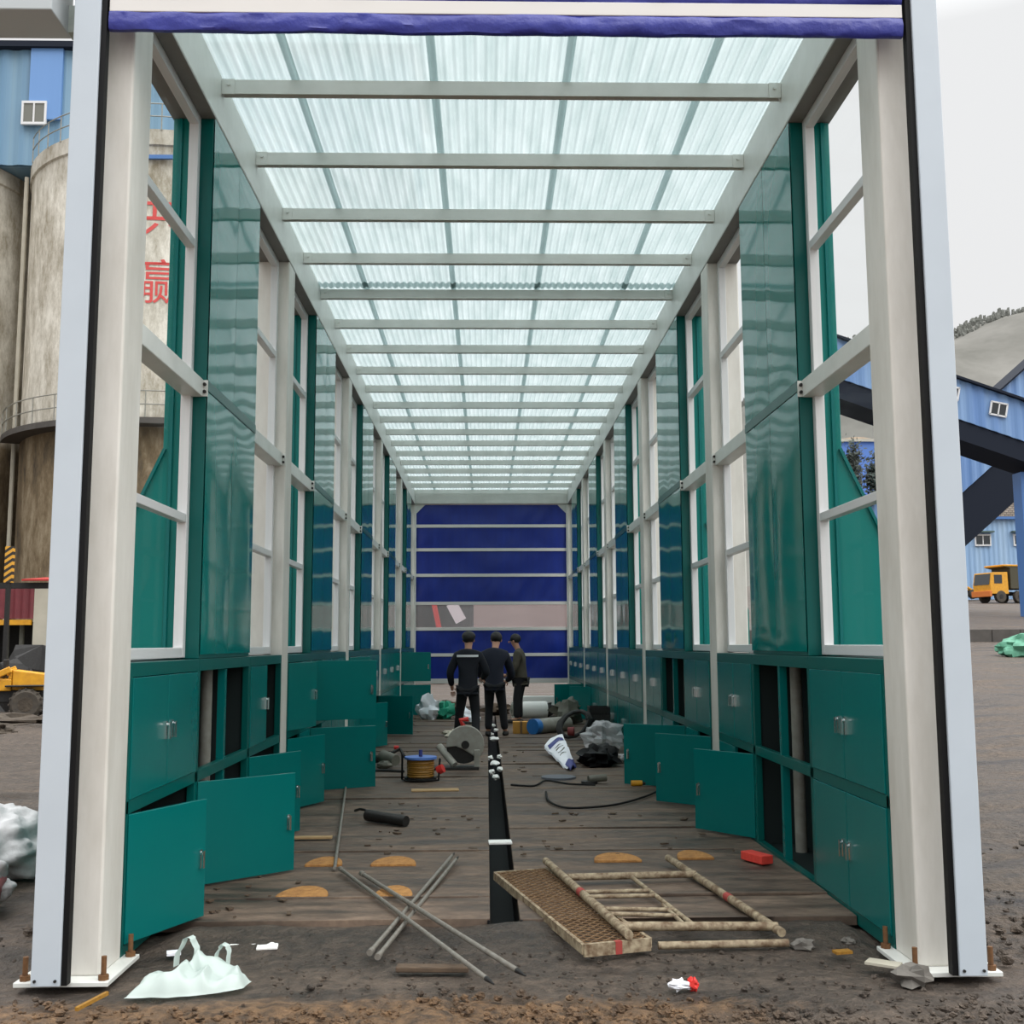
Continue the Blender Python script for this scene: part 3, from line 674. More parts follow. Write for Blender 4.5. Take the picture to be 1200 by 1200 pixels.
# plank bits and rubbish in front
tag(MB().obox((-1.4,9.03,.083), (.34,.07,.018), Matrix.Rotation(.02,3,'Z')).build('wood_offcut', M['wood'], bev=.004), 'pale flat wood offcut below the swung-out teal door', 'wood')
tag(MB().obox((-.27,5.68,.014), (.36,.07,.026), Matrix.Rotation(-.05,3,'Z')).build('timber_block', M['oldwood'], bev=.006), 'dark wet timber block by the clay strip under the rods', 'timber')
bl = empty('pipe_roll', (-.86,9.8,.06), 'black rolled rubber tube lying on the deck planks', 'pipe')
MB().cyl((-1.05,9.95,.115), (-.69,9.66,.105), .05, .045, n=14).build('tube_body', M['dark'], bl, smooth=True)
MB().tube([(-1.03,9.95,.13),(-1.08,10.05,.145),(-1.14,10.18,.135),(-1.2,10.32,.10)], .012, 6).build('loose_strap', M['black'], bl, smooth=True)
tag(MB().obox((-1.24,6.13,.02),(.25,.035,.012),Matrix.Rotation(.05,3,'Z')).obox((-1.16,6.08,.02),(.11,.08,.012),Matrix.Rotation(.12,3,'Z')).build('foam_strip', M['foam'], bev=.003), 'white foam strip lying behind the carrier bag', 'strip')
tag(MB().obox((-1.625,5.99,.018),(.07,.07,.012),Matrix.Rotation(.3,3,'Z')).build('paper_scrap', M['paper']), 'small white paper scrap near the first teal door', 'scrap')
rw = empty('food_wrapper', (.91,5.33,.0), 'crumpled red and white wrapper on the mud before the scaffold', 'wrapper')
MB().ball((.89,5.33,.025),(.055,.03,.022),jit=.5,seed=3).build('white_foil', M['paper'], rw)
MB().ball((.955,5.345,.025),(.028,.03,.026),jit=.6,seed=8).build('red_foil', M['redplastic'], rw)
tag(MB().obox((1.905,8.0,.095),(.10,.24,.06),Matrix.Rotation(.42,3,'Z')).build('red_brick', M['brick'], bev=.006), 'bright red brick lying by the open doorless teal cabinet', 'brick')
tag(MB().bar((-1.80,5.10,.02),(-1.73,5.29,.03),.016).build('yellow_stick', M['cable_y']), 'short yellow stick on the mud near the white column foot', 'stick')

# carrier bag
def carrier_bag():
    poly = [(-1.66,5.29),(-1.60,5.45),(-1.52,5.50),(-1.46,5.60),(-1.42,5.66),(-1.36,5.64),(-1.28,5.64),(-1.18,5.60),(-1.12,5.52),(-1.14,5.42),(-1.30,5.33),(-1.45,5.29)]
    g = Vector((-1.38, 5.45)); st = MB(); nr, na = 34, 150
    def edge(t):
        k = t*len(poly); a = Vector(poly[int(k) % len(poly)]); b = Vector(poly[(int(k)+1) % len(poly)]); return a.lerp(b, k-int(k))
    def fn(s_, t_):
        e = edge(t_ % 1.0); p = g.lerp(e, s_); q = Vector((p.x*4, p.y*4, 2))
        rdg = 1-abs(noise.noise(q*1.1)*2.2); rd2 = 1-abs(noise.noise(q*2.7+Vector((3,1,0)))*2.4)
        z = (.045*(1-s_**2.2) + .055*max(0,rdg)*(1-s_**6) + .03*max(0,rd2)*(1-s_**8))
        z += .05*math.exp(-((p.x+1.33)**2/.01+(p.y-5.55)**2/.006)) - .085*math.exp(-((p.x+1.37)**2/.0016+(p.y-5.50)**2/.0012))
        return (p.x+.015*noise.noise(q*3), p.y+.015*noise.noise(q*3+Vector((9,0,0))), max(.006, z))
    m = MB().grid(nr, na, fn)
    # two handle loops standing up
    for x0, x1, y0, h in ((-1.50,-1.41,5.60,.13),(-1.31,-1.25,5.58,.10)):
        n = 18; pts = []
        for k in range(n+1):
            a = math.pi*k/n; xc = (x0+x1)/2-(x1-x0)/2*math.cos(a); zc = .06+h*math.sin(a)**.7
            pts.append(Vector((xc+.015*noise.noise(Vector((k*.5,x0*9,0))), y0+.03*math.sin(a)+.015*noise.noise(Vector((k*.6,x0*7,4))), zc)))
        for a, b in zip(pts, pts[1:]):
            i0 = len(m.v); d = Vector((.0,.035,.0)); w = Vector((.028 if x1-x0 > .08 else .02,0,0))
            m.v += [tuple(a-d*.6-w*.3), tuple(a+d*.6+w*.3), tuple(b+d*.6+w*.3), tuple(b-d*.6-w*.3)]; m.f.append((i0,i0+1,i0+2,i0+3))
    o = m.build('carrier_bag', M['bag'], smooth=False); o.data.shade_smooth()
    tag(o, 'crumpled white plastic carrier bag lying on the mud by the column', 'bag')
carrier_bag()
# foam in the slot
tag(MB().obox((.10,8.8,.075),(.18,.12,.02),Matrix.Rotation(.05,3,'Z')).build('foam_block', M['foam'], bev=.005), 'white foam strip bridging the black drain slot', 'foam')
for i, (x, y, s_) in enumerate(((.06,13.6,.05),(.16,13.9,.05),(.10,14.6,.09),(.05,15.3,.05),(.17,15.4,.05),(.11,18.3,.10),(.07,19.2,.06),(.16,20.1,.06),(.11,21.3,.07),(.1,13.1,.05))):
    tag(MB().ball((x, y, .065),(s_*.75,s_*1.6,.03), n=9, m=6, jit=.4, seed=i).build('foam_scrap', M['foam']), 'white foam scrap caught in the drain slot towards the workers', 'foam', 'foam scraps in the drain slot')

# ------------------------------------------------------------------ tools and materials on the deck
# cable reel
rl = empty('cable_reel', (-.76,12.9,.06), 'cable reel with blue top flange and yellow cable', 'cable reel')
c0 = (-.76,12.9,.06)
MB().cyl((-.76,12.9,.30),(-.76,12.9,.325),.185,n=32).build('top_flange', M['reelblue'], rl, smooth=True)
MB().cyl((-.76,12.9,.075),(-.76,12.9,.095),.185,n=32).build('bottom_flange', M['dark'], rl, smooth=True)
MB().lathe([(.0,.095),(.145,.095)]+[(.15+.012*math.sin(i*1.9)**2, .10+.195*i/20) for i in range(21)]+[(.0,.298)], (-.76,12.9,.06-.06), n=24).build('cable_winding', M['cable_y'], rl, smooth=True)
MB().tube([(-.97,12.9,.35),(-.97,12.9,.07),(-.9,12.72,.075),(-.7,12.69,.075),(-.55,12.78,.075),(-.54,12.9,.30)], .012).build('stand', M['black'], rl, smooth=True)
MB().cyl((-.76,12.9,.32),(-.76,12.9,.40),.022,n=12).build('hub_pin', M['navyprint'], rl, smooth=True)
MB().cyl((-.56,12.86,.17),(-.50,12.84,.2),.05,n=14).build('plug', M['redplastic'], rl, smooth=True)
# cut-off saw
sw = empty('cutoff_saw', (-.35,13.9,.06), 'abrasive cut-off saw with pale round guard on the deck', 'saw')
gd = MB(); cx, cy, cz, rr = -.27, 14.0, .36, .235
poly = [(rr*math.cos(t), rr*math.sin(t)) for t in [rad(-48+ i*(236/26)) for i in range(27)]] + [(-.12,-.02),(-.02,-.06)]
gd.prism(poly, -.04, .04, lambda a, b, h: (cx+a, cy+h, cz+b)); gd.build('blade_guard', M['guard'], sw, smooth=False, bev=.012)
MB().cyl((cx,cy-.07,cz),(cx,cy-.04,cz),.05,n=18).build('arbor_nut', M['dark'], sw, smooth=True)
MB().cyl((cx-.02,cy-.005,cz-.02),(cx-.02,cy+.005,cz-.02),.215,n=32).build('cutting_disc', M['dark'], sw, smooth=True)
MB().box(-.72,-.1,13.82,14.15,.062,.095).build('base_frame', M['dark'], sw, bev=.004)
MB().cyl((-.60,14.1,.33),(-.40,13.9,.12),.045,n=14).build('motor_tube', M['guard'], sw, smooth=True)
MB().box(-.16,-.09,13.9,13.97,.09,.30).build('vice_post', M['guard'], sw, bev=.008)
MB().cyl((cx+.05,cy+.04,cz+.02),(cx+.05,cy+.22,cz+.02),.075,n=16).build('motor', M['machinegrey'], sw, smooth=True)
MB().tube([(cx-.02,cy,cz+.22),(cx-.06,cy,cz+.30),(cx+.04,cy,cz+.31)], .03).build('red_handle', M['redplastic'], sw, smooth=True)
# hand machine
hm = empty('electric_drill', (-1.28,14.2,.06), 'grey green heavy drill lying between the doors and the cable reel', 'drill')
MB().cyl((-1.32,14.28,.19),(-1.14,14.1,.16),.085,.07,n=16).build('drill_body', M['machinegrey'], hm, smooth=True)
MB().cyl((-1.45,14.3,.15),(-1.33,14.27,.17),.05,n=12).build('chuck', M['dark'], hm, smooth=True)
MB().tube([(-1.2,14.2,.24),(-1.1,14.25,.29),(-1.04,14.15,.2)], .022).build('handle', M['dark'], hm, smooth=True)
MB().ball((-1.28,14.05,.11),(.10,.08,.05),jit=.3).build('gear_foot', M['machinegrey'], hm, smooth=True)
MB().cyl((-1.18,14.3,.3),(-1.12,14.3,.3),.025,n=10).build('red_switch', M['redplastic'], hm, smooth=True)
tag(MB().tube([(-1.42,13.75,.075),(-1.2,13.7,.08),(-1.0,13.62,.075)], .018).build('steel_offcut', M['dark'], smooth=True), 'dark bar offcut in front of the grey green drill', 'bar')
tag(MB().obox((-1.42,14.9,.075),(.4,.16,.03),Matrix.Rotation(.1,3,'Z')).build('wood_offcut', M['wood'], bev=.004), 'pale board end under the open teal doors by the drill', 'wood')
tag(MB().obox((-.55,11.95,.07),(.5,.16,.016),Matrix.Rotation(.08,3,'Z')).build('wood_offcut', M['wood'], bev=.004), 'thin yellowish board lying flat before the cable reel', 'wood')
# black cables
def smooth(pts, k=8):
    P = [Vector(p) for p in pts]; out = []
    for i in range(len(P)-1):
        a, b, c, d = P[max(i-1,0)], P[i], P[i+1], P[min(i+2,len(P)-1)]
        for j in range(k):
            t = j/k; out.append(.5*((2*b)+(c-a)*t+(2*a-5*b+4*c-d)*t*t+(3*b-a-3*c+d)*t**3))
    return out+[P[-1]]
tag(MB().tube(smooth([(.61,11.7,.075),(.60,11.0,.08),(.72,10.6,.075),(.95,10.55,.08),(1.25,10.75,.08),(1.6,11.3,.08),(1.89,11.95,.08)]), .011).build('power_cable', M['black'], smooth=True), 'black power cable curving across the deck, road side', 'cable')
tag(MB().tube(smooth([(.26,12.3,.075),(.5,12.2,.075),(.66,12.6,.08),(.9,12.35,.075),(1.17,12.2,.08)]), .010).build('power_cable', M['black'], smooth=True), 'shorter black cable running from the slot to the angle grinder', 'cable')
ag = empty('angle_grinder', (1.17,12.4,.06), 'small dark angle grinder near the yellow tool', 'grinder')
MB().cyl((1.12,12.45,.11),(1.32,12.5,.12),.04,n=12).build('grinder_body', M['machinegrey'], ag, smooth=True)
MB().cyl((1.13,12.45,.06),(1.13,12.45,.09),.09,n=20).build('disc', M['dark'], ag, smooth=True)
yt = empty('hand_tool', (1.72,12.2,.06), 'yellow and black handled tool below the teal door', 'tool')
MB().cyl((1.56,12.2,.095),(1.68,12.2,.095),.03,n=10).build('yellow_grip', M['yellow'], yt, smooth=True)
MB().cyl((1.68,12.2,.095),(1.9,12.18,.085),.018,n=10).build('shaft', M['dark'], yt, smooth=True)
tag(MB().cyl((.82,12.95,.062),(.82,12.95,.085),.2,n=28).build('steel_plate', mat('blue_grey_steel_plate', srgb(92,96,104), .5)), 'round blue grey steel plate lying on the deck', 'plate')
# paper sack with printed band
ps = empty('paper_sack', (.93,15.0,.06), 'white paper sack with navy printed band on the deck', 'sack')
pa, pb, pc, pd_ = Vector((.80,15.75,.18)), Vector((1.09,16.2,.30)), Vector((1.12,14.3,.08)), Vector((.98,13.75,.075))
def psf(s_, t_, o=0): 
    v = pa.lerp(pb, s_).lerp(pd_.lerp(pc, s_), t_); v.z += .04*math.sin(s_*3.1)+.03*noise.noise(v*5)+o; return v
def slab(fn, nu, nv, th):
    m = MB(); m.grid(nu, nv, lambda s_, t_: fn(s_, t_, 0)); m.grid(nu, nv, lambda s_, t_: fn(s_, t_, -th))
    return m
slab(psf, 10, 14, .03).build('sack_body', M['paper'], ps, smooth=True)
MB().grid(8, 3, lambda s_, t_: psf(.08+.84*s_, .10+.12*t_, .006)).build('printed_band', M['navyprint'], ps)
for r_ in range(4): MB().grid(6, 1, lambda s_, t_: psf(.2+.5*s_, .32+.09*r_+.025*t_, .005)).build('printed_line', M['machinegrey'], ps)
slab(lambda s_, t_, o=0: psf(.1+.9*s_, .88+.22*t_, .01+o), 8, 5, .02).build('navy_end', M['navyprint'], ps, smooth=True)
tag(MB().ball((1.43,14.35,.15),(.24,.32,.14),n=20,m=12,jit=.5,seed=4).build('plastic_bundle', M['black'], smooth=True), 'black plastic bundle in front of the clear bag', 'bundle')
tag(MB().ball((1.68,16.2,.25),(.28,.22,.21),n=22,m=14,jit=.4,seed=9).build('clear_bag', M['clearbag'], smooth=False), 'crumpled clear plastic bag beside the teal cabinets', 'bag')
tag(MB().ball((1.90,14.75,.11),(.15,.2,.06),n=14,m=8,jit=.6,seed=5).build('crumpled_film', M['clearbag'], smooth=False), 'small crumpled film wad next to the black bundle', 'film')
cr = empty('crate', (1.86,18.7,.06), 'dark open crate standing against the teal cabinets', 'crate')
MB().box(1.69,2.04,18.5,18.85,.065,.09).box(1.69,1.71,18.5,18.85,.09,.56).box(2.02,2.04,18.5,18.85,.09,.56).box(1.71,2.02,18.83,18.85,.09,.56).build('crate_shell', M['dark'], cr, bev=.004)
for z in (.10,.22,.34,.46): MB().box(1.69,2.04,18.485,18.5,z,z+.085).build('slat', M['dark'], cr)
hc = empty('hose_coil', (1.42,18.2,.06), 'dark coiled hose with red coupling on the deck', 'hose')
pts = [(1.42+(.22+.02*(i//12))*math.cos(i*math.pi/6), 18.2+.12*math.sin(i*math.pi/6)+.02*(i//12), .30+(.20)*math.sin(i*math.pi/6+.4)) for i in range(48)]
MB().tube(pts, .03, 8).build('hose', M['dark'], hc, smooth=True)
MB().cyl((1.3,18.02,.2),(1.4,18.0,.2),.07,n=14).build('red_coupling', mat('dull_red_coupling', srgb(120,44,44), .6), hc, smooth=True)
wc = empty('cylinder_drum', (.86,22.6,.06), 'white cylindrical drum lying behind the standing worker', 'drum')
MB().cyl((.52,22.6,.27),(1.2,22.75,.27),.17,n=24).build('drum_shell', M['foam'], wc, smooth=True)
MB().cyl((.50,22.595,.27),(.525,22.6,.27),.12,n=20).cyl((.48,22.59,.27),(.5,22.595,.27),.05,n=14).build('drum_end', M['guard'], wc, smooth=True)
bp_ = empty('pipe_section', (1.05,19.6,.06), 'grey pipe section with blue end lying on the deck', 'pipe')
MB().cyl((.87,19.3,.19),(1.42,19.9,.19),.13,n=20).build('pipe_wall', M['greypipe'], bp_, smooth=True)
MB().cyl((.78,19.2,.19),(.87,19.3,.19),.135,.13,n=20).build('blue_end', M['bluepipe'], bp_, smooth=True)
yb = empty('cardboard_box', (.59,19.5,.06), 'small yellow cardboard box next to the blue ended pipe', 'box')
MB().box(.45,.73,19.36,19.62,.062,.26).build('carton', M['cardboard'], yb, bev=.003)
MB().box(.57,.61,19.355,19.625,.26,.264).box(.57,.61,19.352,19.36,.062,.26).build('tape', M['rust'], yb)
gt = empty('plastic_sheet', (-1.05,23.2,.06), 'crumpled white and green plastic sheet by the far cabinets', 'sheet')
MB().ball((-1.2,23.2,.26),(.22,.2,.24),n=16,m=10,jit=.5,seed=2).build('white_sheet', M['paper'], gt, smooth=True)
MB().ball((-.9,23.3,.22),(.2,.2,.19),n=16,m=10,jit=.5,seed=6).build('green_sheet', mat('bright_green_sheet', srgb(30,150,120), .5), gt, smooth=True)
tag(MB().ball((-.50,23.2,.17),(.14,.2,.13),n=14,m=8,jit=.5,seed=12).build('plastic_bag', M['paper'], smooth=True), 'white plastic bag beside the green sheet', 'bag')
tag(MB().ball((-.30,22.0,.14),(.18,.2,.09),n=14,m=8,jit=.5,seed=14).build('plastic_bag', M['paper'], smooth=True), 'white plastic bag seen between the legs of the striped worker', 'bag')
tag(MB().ball((-.52,19.0,.10),(.22,.22,.06),n=16,m=8,jit=.4,seed=15).build('sand_bag', mat('cream_sack', srgb(214,204,186), .8), smooth=True), 'flat cream sack lying behind the cut-off saw', 'sack')
for i, (x, y, rx, rz_, mm, lb) in enumerate(((1.1,23.9,.35,.16,'dark','dark heap of hoses behind the white drum'),(1.55,21.6,.26,.24,'machinegrey','round grey motor housing beside the blue ended pipe'),(.2,24.6,.3,.12,'oldwood','low heap of brown packing near the far door'),(-.9,25.3,.4,.14,'oldwood','brown timber scraps below the far blue door'))):
    tag(MB().ball((x,y,.06+rz_*.85),(rx,.25,rz_),n=16,m=9,jit=.5,seed=20+i).build('material_heap', M[mm], smooth=True), lb, 'heap')
tag(MB().box(.85,1.6,26.5,26.9,.062,.36).build('foam_slab', M['foam'], bev=.01), 'long white foam slab below the far blue door', 'foam')

# ------------------------------------------------------------------ people
def skin_mesh(name, joints, edges, m, parent, root=0, sub=2):
    names = list(joints); idx = {n_: i for i, n_ in enumerate(names)}
    me = bpy.data.meshes.new('tmp'); me.from_pydata([joints[n_][0] for n_ in names], [(idx[a], idx[b]) for a, b in edges], [])
    o = bpy.data.objects.new('tmp', me); C.objects.link(o)
    sk = o.modifiers.new('skin', 'SKIN'); sk.use_smooth_shade = True
    if not me.skin_vertices: me.attributes.new('x', 'FLOAT', 'POINT')
    if not me.skin_vertices:
        bm = bmesh.new(); bm.from_mesh(me); bm.verts.layers.skin.verify(); bm.to_mesh(me); bm.free()
    for i, n_ in enumerate(names):
        r = joints[n_][1]; r = r if isinstance(r, tuple) else (r, r)
        me.skin_vertices[0].data[i].radius = r; me.skin_vertices[0].data[i].use_root = (i == root)
    ss = o.modifiers.new('sub', 'SUBSURF'); ss.levels = sub; ss.render_levels = sub
    dg = bpy.context.evaluated_depsgraph_get(); dg.update()
    em = bpy.data.meshes.new_from_object(o.evaluated_get(dg))
    bpy.data.objects.remove(o)
    vs = [tuple(v.co) for v in em.vertices]; fs = [tuple(p.vertices) for p in em.polygons]
    bpy.data.meshes.remove(em)
    return vs, fs
def person(loc, yaw, label, pose, jacket, stripe=False, cap=False):
    """local frame: faces +Y, right hand +X"""
    root = empty('person', loc, label, 'person'); 
    J = pose
    body = {k: ((v[0], (v[1][0]*.7, v[1][1]*.7)) if k in ('pelvis','waist','chest') else v) for k, v in J.items()}
    E = [('pelvis','waist'),('waist','chest'),('chest','neck'),('neck','jaw'),('jaw','skull'),('skull','crown')]
    for s_ in 'RL':
        E += [('chest','sh'+s_),('sh'+s_,'el'+s_),('el'+s_,'wr'+s_),('wr'+s_,'pm'+s_),('pelvis','hip'+s_),('hip'+s_,'kn'+s_),('kn'+s_,'an'+s_),('an'+s_,'toe'+s_)]
    vs, fs = skin_mesh('body', body, E, None, root)
    m = MB().add(vs, fs)
    # fingers
    for s_ in 'RL':
        pm = Vector(J['pm'+s_][0]); wr = Vector(J['wr'+s_][0]); d = (pm-wr).normalized(); side = d.cross(Vector((0,1,0)));
        side = side.normalized() if side.length > .1 else Vector((1,0,0)); cur = d.cross(side).normalized()
        for q, ln in ((-.03,.062),(-.01,.074),(.01,.07),(.03,.055)):
            a = pm+side*q+d*.02; m.tube([a, a+d*ln*.55+cur*.008, a+d*ln+cur*.03], [.010,.009,.007], 6)
        a = pm+side*.035-d*.03; m.tube([a, a+side*.025+d*.03, a+side*.03+d*.06+cur*.015], [.011,.010,.008], 6)
    # face details and ears
    sk_ = Vector(J['skull'][0]); up = (Vector(J['crown'][0])-sk_).normalized(); fw = Vector(J.get('face', ((0,1,0),0))[0]); sd = fw.cross(up).normalized()
    m.ball(sk_+fw*.105-up*.03, (.016,.02,.022), 8, 6)
    for q in (-1, 1):
        m.ball(sk_+sd*q*.082-up*.015, (.016,.022,.032), 8, 6)
    b = m.build('body', M['skin'], root, smooth=True, origin=loc_zero(root)); b.data.shade_smooth()
    eyes = MB()
    for q in (-1, 1): eyes.ball(sk_+fw*.09+sd*q*.032+up*.005, (.012,.012,.008), 8, 6)
    eyes.ball(sk_+fw*.088-up*.075, (.026,.012,.008), 8, 6)
    eyes.build('eyes_and_mouth', M['hair'], b, origin=loc_zero(root)).location = (0,0,0)
    # hair
    hb_ = MB().ball(sk_+up*.035-fw*.02, (.103,.108,.10), 18, 12, .05, 3); hb_.build('hair', M['hair'], root, smooth=True, origin=loc_zero(root))
    # jacket
    def fat(k, f, ad=0.0):
        r = J[k][1]; r = r if isinstance(r, tuple) else (r, r); return (J[k][0], (r[0]*f+ad, r[1]*f+ad))
    jk = {k: fat(k, 1.0, .026) for k in ('pelvis','waist','chest')}; pv = J['pelvis']; jk['hem'] = ((pv[0][0], pv[0][1]-.01, pv[0][2]-.10), (pv[1][0]+.035, pv[1][1]+.035))
    nk = Vector(J['neck'][0]); jk['neck'] = (tuple(nk), (.075,.075))
    je = [('hem','pelvis'),('pelvis','waist'),('waist','chest'),('chest','neck')]
    for s_ in 'RL':
        for k in ('sh','el'): jk[k+s_] = fat(k+s_, 1.0, .024)
        jk['wr'+s_] = fat('wr'+s_, 1.0, .018)
        je += [('chest','sh'+s_),('sh'+s_,'el'+s_),('el'+s_,'wr'+s_)]
    vs, fs = skin_mesh('jacket', jk, je, None, root)
    jo = MB().add(vs, fs).build('jacket', jacket, root, smooth=True, origin=loc_zero(root)); jo.data.shade_smooth()
    tk = {'pelvis': fat('pelvis', 1, .014)}; te = []
    for s_ in 'RL':
        for k in ('hip','kn'): tk[k+s_] = fat(k+s_, 1.0, .018)
        tk['an'+s_] = fat('an'+s_, 1.0, .028); te += [('pelvis','hip'+s_),('hip'+s_,'kn'+s_),('kn'+s_,'an'+s_)]
    vs, fs = skin_mesh('trousers', tk, te, None, root)
    to = MB().add(vs, fs).build('trousers', M['trouser'], root, smooth=True, origin=loc_zero(root)); to.data.shade_smooth()
    for s_ in 'RL':
        an = Vector(J['an'+s_][0]); te_ = Vector(J['toe'+s_][0]); d = te_-an; d.z = 0; d.normalize()
        sh = MB(); c = Vector((an.x, an.y, 0)) + d*.07 
        pts = []
        A_ = d.to_track_quat('Y','Z').to_matrix()
        t = MB().ball((0,0,0),(.052,.15,.055),14,8)
        sh.add([A_ @ Vector((p[0], p[1], max(p[2], -.035))) + c + Vector((0,0,.036+max(0, an.z-.09))) for p in t.v], t.f)
        sh.build('shoe', M['shoe'], root, smooth=True, origin=loc_zero(root))
    if stripe:
        # silver tape over the back and shoulders: a band lying on the jacket surface
        ch = Vector(J['chest'][0]); wa = Vector(J['waist'][0]); ax = (ch-wa).normalized()
        m = MB(); w = .17; n_ = 16
        def fn(s_, t_):
            x = -w+2*w*s_; back = -.172*math.sqrt(max(0, 1-(x/.24)**2))
            return ch + Vector((x, back, 0)) + ax*(-.0+.035*t_) + Vector((0,0,.03))
        m.grid(n_, 2, fn); m.grid(n_, 2, lambda s_, t_: Vector(fn(s_, t_))+Vector((0,.015,0)))
        m.build('reflective_stripe', M['reflect'], jo, origin=loc_zero(root)).location = (0,0,0)
    if cap:
        cp = MB().ball(sk_+up*.05, (.112,.118,.085), 18, 10)
        cp.prism([(.085*math.cos(math.pi*i/10), .07+.10*math.sin(math.pi*i/10)) for i in range(11)], .0, .012, lambda a, b, h: sk_+sd*a+fw*b+up*(.04+h))
        cp.build('cap', M['hair'], root, smooth=True, origin=loc_zero(root))
    root.rotation_euler = (0,0,yaw)
    return root
def loc_zero(root):
    # vertices are already local to the person: cancel the world offset used by build()
    return LOC[root.name] if False else Vector((0,0,0))
_ob = MB.build
def _build(self, name, m, parent=None, smooth=False, bev=0, origin=None):
    o = _ob(self, name, m, parent, smooth, bev, origin)
    p = parent
    while p is not None and p.parent is not None: p = p.parent
    if origin is not None and p is not None and p.name.startswith('person'): o.location = (0,0,0)
    return o
MB.build = _build
def pose(h, lean, stance, arms, head=(0,.0), hunch=0.0, turn=0.0):
    k = h/1.72; z = lambda v: v*k
    sl, cl = math.sin(lean), math.cos(lean)
    pel = Vector((0, -.05*sl, z(.92)))
    def up(d, x=0, f=0): return (x*k, pel.y + d*k*sl + f*k, pel.z + d*k*cl)
    J = {'pelvis': (tuple(pel), (.145*k,.115*k)), 'waist': (up(.20), (.14*k,.105*k)), 'chest': (up(.42), (.165*k,.12*k)),
         'neck': (up(.585, head[0]*.3, .02+hunch*.4), .056*k), 'jaw': (up(.665, head[0]*.7, .055+hunch), (.072*k,.076*k)),
         'skull': (up(.735, head[0], .06+hunch*1.2), (.086*k,.098*k)), 'crown': (up(.80, head[0], .05+hunch*1.3), (.066*k,.078*k))}
    for s_, sg in (('R', 1), ('L', -1)):
        J['sh'+s_] = (up(.46, sg*.185, .0), .066*k)
        e, w, p = arms[s_]
        J['el'+s_] = (tuple(Vector(e)*k), .045*k); J['wr'+s_] = (tuple(Vector(w)*k), .031*k); J['pm'+s_] = (tuple(Vector(p)*k), (.038*k,.024*k))
        (kx, ky), (ax, ay), az = stance[s_]
        J['hip'+s_] = ((sg*.085*k, pel.y, z(.84)), .092*k)
        J['kn'+s_] = ((kx, ky, z(.48)), .06*k); J['an'+s_] = ((ax, ay, .09+az), .04*k); J['toe'+s_] = ((ax+sg*.02, ay+.16, .04+az), .036*k)
    return J
# worker with the striped jacket: back to us, mid-stride, forearms forward
p1 = pose(1.68, .08, {'R': ((.12,.02),(.14,-.22),.02), 'L': ((-.14,.10),(-.19,.22),0)},
          {'R': ((.30,.06,1.12),(.22,.28,1.02),(.20,.35,1.0)), 'L': ((-.30,.02,1.12),(-.28,.16,.90),(-.27,.20,.82))}, head=(.0,0))
person((-.30,17.7,.06), rad(-4), 'person in dark jacket with silver back stripe, facing the far door', p1, M['navy'], stripe=True, cap=True)
p2 = pose(1.70, .22, {'R': ((.13,.08),(.17,.06),0), 'L': ((-.10,.10),(-.11,.04),0)},
          {'R': ((.29,.26,1.02),(.20,.46,.92),(.17,.53,.90)), 'L': ((-.28,.26,1.04),(-.18,.46,.94),(-.15,.53,.92))}, head=(.02,0), hunch=.03)
person((.13,18.9,.06), rad(-3), 'person in plain navy clothes leaning forward beside the striped jacket', p2, mat('plain_navy_clothes', srgb(13,19,36), .9))
p3 = pose(1.67, .06, {'R': ((.09,.05),(.09,.03),0), 'L': ((-.09,.07),(-.09,.06),0)},
          {'R': ((.24,.08,1.08),(.16,.26,.96),(.14,.33,.94)), 'L': ((-.24,.08,1.08),(-.16,.26,.96),(-.14,.33,.94))}, hunch=.02)
person((.66,21.9,.06), rad(78), 'person in olive grey jacket standing side on before the white drum', p3, M['olive'])

# ------------------------------------------------------------------ left yard: silos, hut, loader, sacks
def silo(cx, cy, r, label, nm):
    s = empty('concrete_silo', (cx, cy, 0), label, 'silo', 'concrete silos')
    MB().lathe([(r,0),(r,20.3),(r+.08,20.35),(r+.08,20.95),(0,20.95)], (cx,cy,0), n=72).build('silo_shell', M['silo'], s, smooth=True)
    return s
RS = 6.2
sa = silo(-25.5, 46.2, RS, 'tall stained concrete silo farther from the shed under the blue house', 'a')
sb = silo(-12.9, 46.2, RS, 'tall pale concrete silo with red painted lettering', 'b')
# lettering follows the curve of the silo
def lettering(ch, zc, size, px):
    cu = bpy.data.curves.new('ch', 'FONT'); cu.body = ch; cu.size = size; cu.align_x = 'CENTER'; cu.align_y = 'CENTER'; cu.resolution_u = 3; cu.extrude = .0
    o = bpy.data.objects.new('tmp', cu); C.objects.link(o)
    dg = bpy.context.evaluated_depsgraph_get(); me = bpy.data.meshes.new_from_object(o.evaluated_get(dg)); bpy.data.objects.remove(o)
    bm = bmesh.new(); bm.from_mesh(me)
    if not bm.verts: bm.free(); return
    bmesh.ops.triangulate(bm, faces=bm.faces)
    bmesh.ops.subdivide_edges(bm, edges=[e for e in bm.edges if e.calc_length() > .5], cuts=2)
    xs = [v.co.x for v in bm.verts]; ys = [v.co.y for v in bm.verts]
    kx = size/ max(.1, max(xs)-min(xs)); ky = size/max(.1, max(ys)-min(ys)); x0 = (max(xs)+min(xs))/2; y0 = (max(ys)+min(ys))/2
    ca = -math.pi/2 + px
    for v in bm.verts:
        a = ca + (v.co.x-x0)*kx/RS
        v.co = Vector((-12.9+(RS+.02)*math.cos(a), 46.2+(RS+.02)*math.sin(a), zc+(v.co.y-y0)*ky))
    bm.to_mesh(me); bm.free()
    m = MB().add([v.co[:] for v in me.vertices], [tuple(p.vertices) for p in me.polygons])
    m.build('painted_character', M['redtext'], sb)
lettering('共', 17.65, 1.7, .135); lettering('赢', 15.05, 1.7, .14)
